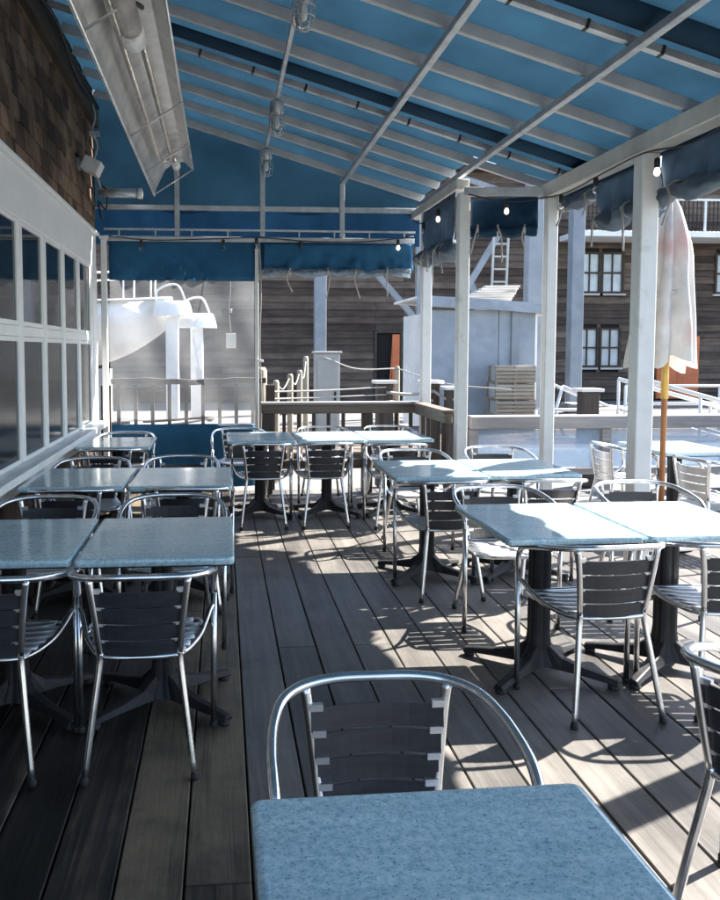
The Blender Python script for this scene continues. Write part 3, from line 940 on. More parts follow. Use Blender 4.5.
# railing outside the vinyl curtain
t = thing('baluster_railing', 'dark wooden baluster railing seen through the clear vinyl curtain', 'railing', (-1.25, 9.06, 0))
MB().sheet(lambda u, v: (1.75 * u, -0.07 + 0.14 * v, 1.215 + 0.010 * math.sin(u * 9) + 0.004 * math.sin(u * 33)), 20, 1, 0.06).build('hand_rail', 'railpost', t)
MB().span(0, 1.75, -0.03, 0.03, 0.45, 0.53).build('bottom_rail', 'railwood', t, bevel=0.005)
b = MB().span(-0.02, 0.02, -0.02, 0.02, 0.532, 1.15).mesh('baluster', 'railpost')
for i in range(9):
    obj('baluster', b, t, (0.08 + 0.19 * i, 0, 0))
pm = MB().span(-0.05, 0.05, -0.05, 0.05, -0.3, 1.14).mesh('rail_post', 'railpost')
for x in (-0.06, 1.80):
    obj('rail_post', pm, t, (x, 0, 0))

# ================================================================== TABLES
TW, TD = 0.612, 0.757
def make_table():
    t = thing('bistro_table', '', 'table', (0, 0, 0), 0, 'bistro tables on the deck')
    mb = MB()
    ring = []
    cr = 0.022
    for (sx, sy, a0) in ((1, 1, 0), (-1, 1, 90), (-1, -1, 180), (1, -1, 270)):
        for k in range(6):
            a = R(a0 + 18 * k)
            ring.append((sx * (TW / 2 - cr), sy * (TD / 2 - cr), math.cos(a), math.sin(a)))
    prof = [(0.010, 0.708), (0.003, 0.7095), (0.0, 0.714), (0.0, 0.732), (0.0025, 0.7372), (0.008, 0.7397), (0.014, 0.74)]
    n = len(ring)
    vs = [(cx_ + c_ * (cr - q), cy_ + s_ * (cr - q), z_) for (q, z_) in prof for (cx_, cy_, c_, s_) in ring]
    fs = [(i * n + k, i * n + (k + 1) % n, (i + 1) * n + (k + 1) % n, (i + 1) * n + k) for i in range(len(prof) - 1) for k in range(n)]
    fs += [tuple(range(n - 1, -1, -1)), tuple((len(prof) - 1) * n + k for k in range(n))]
    top = mb.add(vs, fs).build('table_top', 'granite', t, True)
    top.data.polygons[len(fs) - 1].use_smooth = False
    top.data.polygons[len(fs) - 2].use_smooth = False
    MB().span(-TW / 2 + 0.02, TW / 2 - 0.02, -TD / 2 + 0.02, TD / 2 - 0.02, 0.700, 0.7075).build('backing_board', 'iron', t)
    sp = MB()
    for s in (1, -1):
        sp.bar((-0.17, -0.2 * s, 0.69), (0.17, 0.2 * s, 0.69), 0.05, 0.02)
    sp.build('top_spider', 'iron', t)
    # pillar: fluted square column, flared at the foot
    cm = MB()
    prof = [(0.052, 0.70), (0.052, 0.66), (0.047, 0.60), (0.047, 0.20), (0.055, 0.12), (0.075, 0.075), (0.085, 0.05)]
    n = 24
    vs = []; fs = []
    for (r, z) in prof:
        for k in range(n):
            a = 2 * math.pi * k / n
            q = (abs(math.cos(a)) ** 4 + abs(math.sin(a)) ** 4) ** -0.25
            q *= 1 - 0.07 * (1 if k % 6 in (0,) else 0)
            vs.append((r * q * math.cos(a), r * q * math.sin(a), z))
    for i in range(len(prof) - 1):
        for k in range(n):
            k2 = (k + 1) % n
            fs.append((i * n + k2, i * n + k, (i + 1) * n + k, (i + 1) * n + k2))
    fs.append(tuple(range(n))); fs.append(tuple((len(prof) - 1) * n + k for k in range(n - 1, -1, -1)))
    cm.add(vs, fs)
    cm.build('pillar', 'iron', t)
    # four cast feet
    fm = MB()
    st = [(0.05, 0.045, 0.045, 0.15), (0.12, 0.04, 0.042, 0.092), (0.22, 0.034, 0.036, 0.068), (0.32, 0.03, 0.028, 0.052), (0.37, 0.028, 0.018, 0.042)]
    vs = []; fs = []
    for (x, w, z0, z1) in st:
        vs += [(x, -w, z0), (x, w, z0), (x, w * 0.55, z1), (x, -w * 0.55, z1)]
    for i in range(len(st) - 1):
        for k in range(4):
            k2 = (k + 1) % 4
            fs.append((i * 4 + k, (i + 1) * 4 + k, (i + 1) * 4 + k2, i * 4 + k2))
    fs.append((0, 1, 2, 3)); fs.append((19, 18, 17, 16))
    fm.add(vs, fs)
    fme = fm.mesh('foot', 'iron', bevel=0.004)
    pad = MB().lathe([(0.024, 0.0), (0.026, 0.004), (0.026, 0.022)], 10, (0.345, 0, 0)).mesh('foot_pad', 'rubber', True)
    for a in (40, 140, 220, 320):
        f_ = obj('foot', fme, t, (0, 0, 0), (0, 0, R(a)))
        obj('foot_pad', pad, f_)
    return t

# ================================================================== CHAIRS
def make_chair(silver=False):
    t = thing('bistro_chair', '', 'chair', (0, 0, 0), 0, 'aluminium bistro chairs')
    half = [(0, -0.25, 0.737), (0.10, -0.247, 0.736), (0.18, -0.222, 0.731), (0.235, -0.165, 0.722), (0.262, -0.08, 0.706), (0.272, 0.01, 0.687), (0.273, 0.075, 0.668), (0.271, 0.118, 0.63), (0.269, 0.13, 0.56)]
    full = [(-x, y, z) for (x, y, z) in reversed(half[1:])] + half
    MB().tube(catmull(full, 5), 0.0128, 10).build('arm_rail', 'alu', t, True)
    cap = MB().lathe([(0.0135, 0.0), (0.0155, 0.003), (0.0155, 0.022), (0.0135, 0.024)], 10).mesh('foot_cap', 'rubber', True)
    for s in (-1, 1):
        lg = MB().tube([(s * 0.269, 0.13, 0.565), (s * 0.268, 0.13, 0.3), (s * 0.266, 0.128, 0.006)], 0.0125, 10).build('leg', 'alu', t, True)
        obj('foot_cap', cap, lg, (s * 0.266, 0.128, 0))
        rl = MB().tube(catmull([(s * 0.141, -0.192, 0.45), (s * 0.145, -0.195, 0.40), (s * 0.168, -0.23, 0.22), (s * 0.195, -0.268, 0.006)], 4), 0.0125, 10).build('leg', 'alu', t, True)
        obj('foot_cap', cap, rl, (s * 0.195, -0.268, 0))
        up = MB().tube(catmull([(s * 0.176, -0.226, 0.727), (s * 0.166, -0.222, 0.66), (s * 0.152, -0.208, 0.54), (s * 0.142, -0.192, 0.445)], 4), 0.0125, 10).build('upright', 'alu', t, True)
        for q in range(4):
            z = 0.494 + 0.062 * q
            k = (z - 0.44) / 0.28
            xi = s * (0.141 + 0.031 * k - 0.018)
            y = -0.19 - 0.032 * k
            MB().box((xi, y + 0.004, z), (0.032, 0.014, 0.017)).build('slat_bracket', 'alub', up)
        # seat side rail swept up to the front leg
        MB().tube(catmull([(s * 0.141, -0.19, 0.43), (s * 0.175, -0.12, 0.427), (s * 0.215, -0.02, 0.44), (s * 0.238, 0.06, 0.468), (s * 0.256, 0.11, 0.502), (s * 0.268, 0.13, 0.508)], 4), 0.0105, 8).build('seat_rail', 'alu', t, True)
    MB().tube(catmull([(-0.141, -0.192, 0.432), (-0.07, -0.2, 0.43), (0.07, -0.2, 0.43), (0.141, -0.192, 0.432)], 4), 0.010, 8).build('rear_rail', 'alu', t, True)
    MB().tube(catmull([(-0.222, 0.03, 0.444), (-0.215, 0.14, 0.437), (-0.17, 0.185, 0.43), (0.0, 0.2, 0.428), (0.17, 0.185, 0.43), (0.215, 0.14, 0.437), (0.222, 0.03, 0.444)], 4), 0.0105, 8).build('front_rail', 'alu', t, True)
    # back slats, bowed backwards
    for q in range(4):
        z = 0.463 + 0.062 * q
        k = (z - 0.44) / 0.28
        hw = 0.139 + 0.033 * k
        yb = -0.19 - 0.03 * k
        mb = MB().sheet(lambda u, v: (-hw + 2 * hw * u, yb - 0.022 * (1 - (2 * u - 1) ** 2) - 0.1 * (v - 0.5) * 0.05, z - 0.028 + 0.056 * v), 8, 2, 0.006)
        mb.build('back_slat', 'alub' if silver else 'slat', t)
    for q in range(6):
        y = -0.155 + 0.062 * q
        hw = 0.155 + 0.06 * max(0, min(1, (y + 0.19) / 0.25)) - (0.03 if q == 5 else 0)
        MB().sheet(lambda u, v: (-hw + 2 * hw * u, y - 0.026 + 0.052 * v, 0.443 - 0.014 * (1 - (2 * u - 1) ** 2) + 0.004 * math.sin(math.pi * v)), 6, 2, 0.008).build('seat_slat', 'alub', t, True)
    MB().bar((-0.03, -0.19, 0.427), (-0.03, 0.19, 0.421), 0.03, 0.006).build('seat_strap', 'alub', t)
    return t

tables = [
    # x, y, rot, label
    (0.357, 0.992, 0.8, 'speckled blue table top closest to the camera at the bottom edge'),
    (-0.262, 3.40, 0, 'first table of the left row on the aisle side, shiny grey blue top'),
    (-0.892, 3.41, 0.4, 'first table of the left row against the windowed wall, cut by the frame'),
    (-0.250, 5.02, 0, 'second table of the left row on the aisle side'),
    (-0.885, 5.04, -0.5, 'second table of the left row against the windowed wall'),
    (-0.905, 6.95, 0, 'single table in the far left corner under the last window'),
    (1.505, 3.60, 0.5, 'front right table half in shade, its left part teal and right part sunlit'),
    (2.135, 3.60, 0, 'front right table fully sunlit and joined to the half shaded one'),
    (1.390, 5.24, 0, 'second right table half shaded, in front of the slim white post'),
    (2.010, 5.26, 0.4, 'second right table fully sunlit, between two white posts'),
    (0.345, 7.32, 0, 'far table next to the blue canvas skirt, left of three along the railing'),
    (0.975, 7.32, 0, 'middle one of three far tables along the brown railing'),
    (1.600, 7.33, 0, 'bright sunlit far table, right of three along the brown railing'),
    (3.76, 6.27, 0, 'white sunlit table outside beside the closed umbrella'),
]
chairs = [
    (0.372, 1.63, 180, 0, 'nearest chair with dark slats facing the camera behind the blue table'),
    (1.51, 1.88, -62, 0, 'chair cut off at the right edge beside the nearest blue table'),
    (-0.305, 3.03, 1, 0, 'chair with its back to the camera at the first left aisle table'),
    (-0.862, 3.04, -2, 0, 'chair cut by the left frame edge, its back to the camera'),
    (-0.262, 4.14, 180, 0, 'chair facing the camera behind the first left aisle table'),
    (-0.93, 4.13, 178, 0, 'chair facing the camera behind the first left wall table'),
    (-0.21, 4.81, 0, 0, 'chair with its back to the camera tucked at the second left aisle table'),
    (-0.885, 4.80, 1, 0, 'chair with its back to the camera tucked at the second left wall table'),
    (-0.30, 5.76, 180, 0, 'chair facing the camera behind the second left aisle table'),
    (-0.935, 5.70, 181, 0, 'chair facing the camera behind the second left wall table'),
    (-0.92, 6.68, 0, 0, 'chair with its back to the camera at the single far left corner table'),
    (-0.915, 7.55, 180, 0, 'chair behind the single far left corner table, nearest the vinyl curtain'),
    (1.603, 3.30, 3, 0, 'sunlit chair with its back to the camera at the half shaded front right table'),
    (2.17, 3.30, -3, 0, 'chair cut by the right frame edge at the fully sunlit front right table'),
    (1.575, 4.27, 181, 0, 'chair facing the camera behind the half shaded front right table'),
    (2.46, 4.36, 178, 0, 'chair facing the camera behind the fully sunlit front right table'),
    (1.395, 4.92, 1, 0, 'chair with its back to the camera at the second right table that is half shaded'),
    (2.05, 4.93, -4, 0, 'chair with its back to the camera at the second right table that is fully sunlit'),
    (1.50, 6.02, 180, 0, 'chair facing the camera behind the second right half shaded table'),
    (2.22, 6.15, 176, 0, 'chair facing the camera behind the second right fully sunlit table'),
    (0.35, 6.95, 0, 0, 'chair with its back to the camera at the left far table by the aisle end'),
    (0.886, 6.95, 1, 0, 'chair with its back to the camera at the middle far table'),
    (1.53, 6.86, -6, 0, 'chair with its back to the camera at the bright right far table'),
    (0.17, 7.86, 180, 0, 'chair behind the left far table beside the white curtain pole'),
    (1.03, 7.97, 180, 0, 'chair behind the middle far table against the brown railing'),
    (1.72, 7.99, 178, 0, 'chair behind the right far table against the brown railing corner'),
    (3.46, 6.5, -88, 1, 'bright silver chair outside behind the wide white post, side on'),
    (3.70, 5.62, -80, 1, 'bright silver chair outside at the right frame edge near the umbrella pole'),
]
tb0 = make_table()
ch0 = make_chair(False)
ch1 = make_chair(True)
index_kids()
for i, (x, y, r, lab) in enumerate(tables):
    o = tb0 if i == 0 else copy_tree(tb0)
    o.location = (x, y, 0); o.rotation_euler = (0, 0, R(r)); o['label'] = lab
used = set()
for (x, y, r, k, lab) in chairs:
    src = ch1 if k else ch0
    if k in used:
        o = copy_tree(src)
    else:
        o = src; used.add(k)
    o.location = (x, y, 0); o.rotation_euler = (0, 0, R(r)); o['label'] = lab

# ================================================================== CLOSED UMBRELLA
um = thing('closed_umbrella', 'closed white umbrella with pink stains on a wooden pole', 'umbrella', (3.44, 5.9, 0))
n, rows = 48, 14
vs = []; fs = []
for j in range(rows + 1):
    v = j / rows
    z = 2.72 - 1.27 * v
    for k in range(n):
        a = 2 * math.pi * k / n
        fold = abs(math.sin(4 * a + 0.3 * v))
        base = 0.03 + 0.17 * min(1, v * 3.2) ** 0.6 * (0.62 + 0.38 * v) + 0.055 * v
        r_ = base * (0.55 + 0.6 * fold ** 0.8) * (1 + 0.08 * math.sin(a + 1 + 2 * v))
        zz = z - (0.08 * (fold - 0.4) * v * v + 0.05 * math.sin(a * 2 + 1) * v * v)
        r_ *= 0.9 * (1 + 0.12 * mnoise.noise((math.cos(a) * 2, math.sin(a) * 2, v * 3)))
        vs.append((r_ * math.cos(a) - 0.055 * v, r_ * math.sin(a), zz))
for j in range(rows):
    for k in range(n):
        k2 = (k + 1) % n
        fs.append((j * n + k, (j + 1) * n + k, (j + 1) * n + k2, j * n + k2))
MB().add(vs, fs).build('canopy_cloth', 'umb', um, True)
MB().tube([(-0.165 * math.cos(q) - 0.035, 0.165 * math.sin(q), 1.98 + 0.02 * math.sin(q * 2)) for q in [k * math.pi / 12 for k in range(24)]], 0.012, 6, True).build('tie_strap', 'umb', um, True)
MB().tube([(0, 0, 0.05), (0, 0, 2.75)], 0.022, 12).build('pole', 'umbpole', um, True)
MB().tube([(0, 0, 1.16), (0, 0, 1.5)], 0.028, 12).build('pole_sleeve', 'brass', um, True)
MB().lathe([(0.03, 2.71), (0.04, 2.73), (0.03, 2.78), (0.008, 2.81)], 12).build('finial', 'whitepl', um, True)
MB().lathe([(0.24, 0.0), (0.25, 0.02), (0.24, 0.06), (0.06, 0.09), (0.04, 0.3), (0.03, 0.31)], 20).build('base', 'iron', um, True)

# ================================================================== DOCK BEHIND
def piling(x, y, r, z1, label, cap=True, sq=True):
    t = thing('dock_piling', label, 'piling', (x, y, -0.3), 0, 'dock pilings')
    if sq:
        MB().span(-r, r, -r, r, 0, z1 + 0.3).build('shaft', 'railpost', t, bevel=0.01)
        if cap:
            MB().span(-r - 0.045, r + 0.045, -r - 0.045, r + 0.045, z1 + 0.302, z1 + 0.345).build('cap', 'whitepl', t, bevel=0.012, seg=2)
    else:
        MB().lathe([(r * 1.05, 0), (r, (z1 + 0.3) * 0.5), (r * 0.97, z1 + 0.26), (r * 0.7, z1 + 0.3)], 14).build('shaft', 'wicker', t, True)
    return t
def rope(label, pts, r=0.01, m='wirew'):
    o = Vector(pts[0])
    ob = MB().tube([p - o for p in catmull(pts, 6)], r, 6).build('rope', m, None, True, loc=pts[0])
    return tag(ob, label, 'rope', 'dock ropes')
piling(2.17, 10.45, 0.105, 1.09, 'white capped square piling behind the middle of the brown railing')
piling(2.80, 10.45, 0.105, 1.09, 'white capped square piling just behind the corner post')
piling(3.02, 10.15, 0.095, 1.02, 'white capped square piling beside the slim post with the blue hut behind')
piling(4.93, 10.3, 0.11, 0.98, 'short white capped piling left of the wide near post')
piling(0.47, 9.6, 0.075, 1.33, 'bare round piling right behind the white curtain pole', False, False)
for i, (x, y, z) in enumerate(((0.75, 11.0, 1.12), (1.0, 11.6, 1.19), (1.2, 12.2, 1.23), (1.37, 12.9, 1.44), (3.05, 13.6, 1.26))):
    piling(x, y, 0.045, z, ['thin pale post nearest the curtain pole carrying a rope swag', 'second thin pale rope post from the curtain pole', 'third thin pale rope post from the curtain pole', 'tall thin pale rope post touching the grey cabinet', 'thin pale rope post in front of the dark doorway'][i], False, False)
rope('rope swag between the first and second thin posts', [(0.75, 11.0, 1.08), (0.87, 11.3, 0.98), (1.0, 11.6, 1.15)])
rope('rope swag between the second and third thin posts', [(1.0, 11.6, 1.15), (1.1, 11.9, 1.02), (1.2, 12.2, 1.2)])
rope('rope swag from the third thin post to the tall one', [(1.2, 12.2, 1.2), (1.29, 12.5, 1.1), (1.37, 12.9, 1.38)])
rope('long rope sagging from the grey cabinet to the post by the dark doorway', [(1.72, 13.3, 1.42), (2.3, 13.4, 1.22), (3.05, 13.6, 1.22)])
rope('rope sagging from the doorway post toward the corner post', [(3.05, 13.6, 1.22), (3.6, 12.5, 1.0), (4.3, 11.5, 0.95)])
rope('upper taut line behind the brown railing', [(0.47, 9.62, 1.03), (1.3, 10.1, 1.02), (2.17, 10.34, 1.05)], 0.01)
rope('lower taut line behind the brown railing', [(0.47, 9.62, 0.94), (1.3, 10.1, 0.93), (2.17, 10.34, 0.95)], 0.01)
rope('upper rope between the two capped square pilings', [(2.17, 10.33, 0.98), (2.5, 10.33, 0.95), (2.80, 10.33, 0.99)], 0.02)
rope('lower rope between the two capped square pilings', [(2.17, 10.33, 0.86), (2.5, 10.33, 0.83), (2.80, 10.33, 0.87)], 0.02)
rope('upper double rope between the corner piling and the next', [(2.80, 10.33, 1.0), (2.93, 10.15, 0.9), (3.02, 10.04, 0.9)], 0.02)

# boardwalk beyond the rail: raised planks
bw = tag(MB().span(-8, 22, 12.3, 16.5, -0.31, -0.12).build('boardwalk_base', 'soil'), 'timber boardwalk along the boatyard', None, None, 'structure')
bc = {}
for i in range(20):
    me = bc.setdefault(0, MB().span(-4.98, 4.98, -0.1, 0.1, -0.04, 0.0).mesh('plank', 'railwood'))
    for j in range(3):
        obj('plank', me, bw, (-3 + 10 * j, 12.42 + 0.208 * i, -0.075 + random.uniform(-0.004, 0.004)))

# grey cabinet
gb = thing('power_cabinet', 'grey metal cabinet standing before the brown building under the blue post', 'cabinet', (1.8, 13.55, -0.12))
MB().span(-0.21, 0.21, -0.15, 0.15, 0.06, 1.6).build('body', 'greybox', gb, bevel=0.015, seg=2)
MB().span(-0.24, 0.24, -0.18, 0.18, 1.602, 1.64).build('lid', 'greybox', gb, bevel=0.008)
MB().span(-0.18, 0.18, -0.162, -0.152, 0.2, 1.5).build('door', 'greybox', gb, bevel=0.003)
MB().span(0.11, 0.14, -0.18, -0.163, 0.8, 0.95).build('handle', 'iron', gb)
MB().span(-0.2, 0.2, -0.14, 0.14, 0.0, 0.06).build('plinth', 'iron', gb)

# ---- brown facade building
FY = 28.0
fb = thing('boatyard_building', 'large dark brown weathered clapboard building across the boatyard', 'building', (0, FY, -0.3))
MB().span(-14, 34, 0.12, 9.0, 0, 8.2).build('wall', 'dark', fb)
holes = [  # x0,x1,z0,z1 windows
    (13.0, 13.72, 3.95, 5.35), (13.85, 14.6, 3.95, 5.35), (12.95, 13.7, 1.25, 2.6), (13.85, 14.55, 1.25, 2.6),
    (16.35, 17.1, 3.95, 5.35), (18.2, 18.95, 3.95, 5.35), (20.2, 20.95, 3.95, 5.35), (16.8, 17.0, 1.0, 1.0)]
door = (5.45, 6.45, 0.12, 2.45)
sid = {}
nrow = 0
z = 0.02
while z < 8.1:
    h = 0.255
    xs = -14.0
    segs = []
    blocks = sorted([(a, b) for (a, b, c, d) in holes if c < z + h and d > z] + ([(door[0], door[1])] if z < door[3] else []))
    for a, b in blocks:
        segs.append((xs, a)); xs = b
    segs.append((xs, 34.0))
    for a, b in segs:
        # break long runs into boards
        cuts = [a]
        while b - cuts[-1] > 9:
            cuts.append(cuts[-1] + random.choice((5.5, 6.5, 7.5)))
        cuts.append(b)
        for p, q in zip(cuts[:-1], cuts[1:]):
            if q - p < 0.05: continue
            L = q - p - 0.012
            mb = MB().add([(-L / 2, 0.05, 0), (L / 2, 0.05, 0), (L / 2, 0.12, 0), (-L / 2, 0.12, 0), (-L / 2, 0.10, h), (L / 2, 0.10, h), (L / 2, 0.12, h), (-L / 2, 0.12, h)],
                          [(0, 3, 2, 1), (4, 5, 6, 7), (0, 1, 5, 4), (1, 2, 6, 5), (2, 3, 7, 6), (3, 0, 4, 7)])
            mb.build('clapboard', 'siding', fb, loc=((p + q) / 2, random.uniform(-0.012, 0.008), z))
    z += h * 0.985
for (x0, x1, z0, z1) in holes:
    if z1 - z0 < 0.3: continue
    wf = MB()
    wf.span(x0 - 0.06, x0 + 0.02, 0.0, 0.11, z0 - 0.05, z1 + 0.05); wf.span(x1 - 0.02, x1 + 0.06, 0.0, 0.11, z0 - 0.05, z1 + 0.05)
    wf.span(x0 + 0.021, x1 - 0.021, 0.0, 0.11, z1 - 0.02, z1 + 0.05); wf.span(x0 + 0.021, x1 - 0.021, 0.0, 0.11, z0 - 0.05, z0 + 0.03)
    wf.span(x0 + 0.021, x1 - 0.021, 0.01, 0.09, (z0 + z1) / 2 - 0.03, (z0 + z1) / 2 + 0.03)
    wf.span((x0 + x1) / 2 - 0.015, (x0 + x1) / 2 + 0.015, 0.02, 0.08, z0 + 0.031, (z0 + z1) / 2 - 0.031)
    wf.span((x0 + x1) / 2 - 0.015, (x0 + x1) / 2 + 0.015, 0.02, 0.08, (z0 + z1) / 2 + 0.031, z1 - 0.021)
    w_ = wf.build('window', 'fascia', fb)
    MB().span(x0, x1, 0.085, 0.1, z0, (z0 + z1) / 2).build('pane', 'winpale', w_)
    MB().span(x0, x1, 0.085, 0.1, (z0 + z1) / 2 + 0.002, z1).build('pane', 'winpale', w_)
    MB().span(x0 - 0.12, x1 + 0.12, -0.05, 0.1, z0 - 0.12, z0 - 0.052).build('sill', 'silverwood', w_)
dr = MB().span(door[0], door[0] + 0.08, 0.0, 0.11, 0.0, door[3] + 0.1)
dr.span(door[1] - 0.08, door[1], 0.0, 0.11, 0.0, door[3] + 0.1)
dr.span(door[0] + 0.081, door[1] - 0.081, 0.0, 0.11, door[3], door[3] + 0.1)
dr = dr.build('doorway', 'fascia', fb)
MB().span(door[1] - 0.36, door[1] - 0.1, -0.02, 0.05, 0.1, door[3] - 0.05).build('door_leaf', 'orange', dr)
MB().bar((6.0, 0.0, 0.3), (6.12, 0.05, 2.2), 0.05, 0.05).build('leaning_board', 'orange', dr)
od = MB().span(16.0, 17.6, -0.03, 0.115, 0.05, 2.35).build('sliding_door', 'orange', fb)
MB().span(16.78, 16.82, -0.05, -0.03, 0.05, 2.35).build('door_stile', 'orange', od)
MB().span(16.7, 16.74, -0.08, -0.03, 1.1, 1.3).build('handle', 'iron', od)
# balcony
bal = MB().span(12.2, 26, -1.5, 0.04, 5.75, 5.95).build('balcony', 'white', fb, bevel=0.01)
MB().span(12.2, 26, -1.5, -1.44, 7.0, 7.07).build('balcony_rail', 'white', bal)
bp = MB().span(-0.03, 0.03, -1.5, -1.44, 5.951, 6.998).mesh('balcony_post', 'white')
bb_ = MB().span(-0.012, 0.012, -1.48, -1.456, 5.951, 6.998).mesh('balcony_bar', 'iron')
for i in range(10):
    obj('balcony_post', bp, bal, (12.25 + 1.5 * i, 0, 0))
for i in range(90):
    if i % 10:
        obj('balcony_bar', bb_, bal, (12.25 + 0.15 * i, 0, 0))
MB().span(-14.2, 34.2, -0.3, 9.3, 8.2, 8.4).build('roof', 'fascia', fb)

# ---- blue grey support columns with braces
def column(x, y, w, z1, label, braces=()):
    t = thing('support_column', label, 'column', (x, y, -0.3), 0, 'blue grey support columns')
    MB().span(-w / 2, w / 2, -w / 2, w / 2, 0, z1).build('shaft', 'bluepost', t, bevel=0.015)
    MB().span(-w / 2 - 0.08, w / 2 + 0.08, -w / 2 - 0.08, w / 2 + 0.08, 0, 0.25).build('footing', 'concrete', t, bevel=0.02)
    for (a, b, bw_) in braces:
        MB().bar(a, b, bw_, bw_).build('brace', 'bluepost', t)
    return t
column(2.88, 23.2, 0.34, 8.0, 'blue grey column rising behind the grey cabinet', [((0.0, -0.05, 6.6), (-1.6, -0.05, 8.2), 0.16)])
column(7.3, 18.2, 0.34, 6.6, 'broad blue grey column standing behind the blue hut', [((-0.2, 0, 5.6), (-1.7, 0, 3.1), 0.13), ((-0.2, 0.1, 5.4), (-2.9, 0.1, 6.2), 0.1)])
column(10.35, 22.6, 0.36, 7.5, 'blue grey column between the blue hut and the wide near post')
br = thing('raking_brace', 'pair of pale raking timbers crossing in front of the brown building', 'brace', (4.0, 21.5, -0.3))
MB().bar((0.15, 0, 4.0), (1.4, 0, 2.6), 0.15, 0.15).build('timber', 'bluepost', br)
MB().bar((1.9, 0, 5.3), (3.1, 0, 3.2), 0.17, 0.17).build('timber', 'bluepost', br)
MB().span(1.32, 1.52, -0.1, 0.1, 0, 6.5).build('prop', 'bluepost', br)
MB().span(3.0, 3.2, -0.1, 0.1, 0, 3.4).build('prop', 'bluepost', br)
MB().bar((1.42, 0, 4.6), (4.4, 0, 5.3), 0.09, 0.09).build('tie', 'bluepost', br)

# ---- hut
hx0, hx1, hy0, hy1 = 4.15, 6.5, 16.0, 18.0
hz = lambda x: 2.78 - 0.11 * ((x - hx0) / (hx1 - hx0)) * (1 + 0.6 * (x - hx0) / (hx1 - hx0))
hu = thing('blue_hut', 'pale blue hut with white roof edge beyond the slim posts', 'hut', (0, 0, -0.12))
pn = (hx1 - hx0 - 0.04) / 3
for i in range(3):
    a = hx0 + 0.02 + pn * i
    MB().span(a + 0.006, a + pn - 0.006, hy0, hy0 + 0.05, 0.02, 2.48).build('wall_panel', 'hutblue', hu, bevel=0.004)
MB().span(hx0 + 0.02, hx1 - 0.02, hy0 + 0.052, hy1, 0.0, 2.42).build('wall', 'gel', hu)
MB().span(hx1 - 0.018, hx1 + 0.03, hy0, hy1, 0.0, 2.44).build('side_panel', 'gel', hu, bevel=0.004)
MB().sheet(lambda u, v: (hx0 - 0.18 + (hx1 - hx0 + 0.5) * u, hy0 - 0.16 + 2.3 * v, hz(hx0 + (hx1 - hx0) * u) - 0.02), 14, 2, 0.05).build('roof', 'gel', hu)
MB().sheet(lambda u, v: (hx0 - 0.2 + (hx1 - hx0 + 0.54) * u, hy0 - 0.17, hz(hx0 + (hx1 - hx0) * u) - 0.22 + 0.21 * v), 14, 1, 0.04).build('roof_edge', 'hutblue', hu)
MB().sheet(lambda u, v: (hx1 + 0.33, hy0 - 0.15 + 2.25 * u, hz(hx1) - 0.22 + 0.23 * v), 2, 1, 0.04).build('roof_edge', 'gel', hu)
MB().bar((hx1 - 0.45, hy0 - 0.03, 0.0), (hx1 - 0.45, hy0 - 0.03, 2.45), 0.16, 0.05, (0, 1, 0)).build('corner_batten', 'bluepost', hu)
# boards stacked on the hut roof
for i in range(7):
    o = MB().box((0, 0, 0), (1.2 - 0.07 * i, 0.2, 0.045), Matrix.Rotation(R(-4), 3, 'Y')).build('loose_plank', 'silverwood', None, loc=(5.85 + 0.06 * i, 17.4 - 0.02 * i, hz(5.85) - 0.12 + 0.09 + 0.052 * i))
    o.rotation_euler = (0, R(3), R(random.uniform(-6, 6)))
    tag(o, ('lowest', 'second', 'third', 'fourth', 'fifth', 'sixth', 'topmost')[i] + ' pale plank, counted upward, in the pile on the blue hut roof', 'plank', 'planks piled on the hut roof')
# ladder on the column
ld = thing('ladder', 'narrow pale grey ladder leaning above the hut roof beside the broad column', 'ladder', (6.35, 17.85, 2.62))
for s in (-0.17, 0.17):
    MB().bar((s, 0, 0), (s + 0.1, 0.12, 2.2), 0.045, 0.045).build('rail', 'greybox', ld)
for i in range(7):
    z = 0.2 + 0.29 * i
    MB().bar((-0.15 + 0.1 * z / 2.2, 0.12 * z / 2.2, z), (0.15 + 0.1 * z / 2.2, 0.12 * z / 2.2, z), 0.035, 0.035).build('rung', 'greybox', ld)

# lobster traps stacked before the hut
def trap(x, y, z, label, rz_=0):
    t = thing('slatted_trap', label, 'trap', (x, y, z), rz_, 'slatted traps stacked by the hut')
    for q in range(4):
        MB().span(-0.40, 0.40, -0.26, -0.245, 0.01 + 0.075 * q, 0.06 + 0.075 * q).build('slat', 'wicker', t)
    for q in range(6):
        MB().span(-0.40, 0.40, -0.23 + 0.085 * q, -0.18 + 0.085 * q, 0.315, 0.33).build('slat', 'wicker', t)
    for sx in (-0.385, 0.0, 0.385):
        fr = MB()
        fr.span(sx - 0.02, sx + 0.02, -0.244, -0.215, 0, 0.314); fr.span(sx - 0.02, sx + 0.02, 0.215, 0.25, 0, 0.314)
        fr.span(sx - 0.02, sx + 0.02, -0.2155, 0.2155, 0.002, 0.03)
        fr.build('rib', 'wicker', t)
    MB().span(-0.37, 0.37, -0.2, 0.2, 0.03, 0.3).build('netting', 'greybox', t)
for q, lab in enumerate(('lowest slatted trap of the stack in front of the blue hut', 'second slatted trap from the bottom of the stack by the hut', 'third slatted trap of the stack by the hut', 'topmost slatted trap of the stack by the hut')):
    trap(5.75 + 0.03 * (q % 2), 15.4, -0.095 + 0.332 * q, lab, R(2 * (q % 3) - 2))

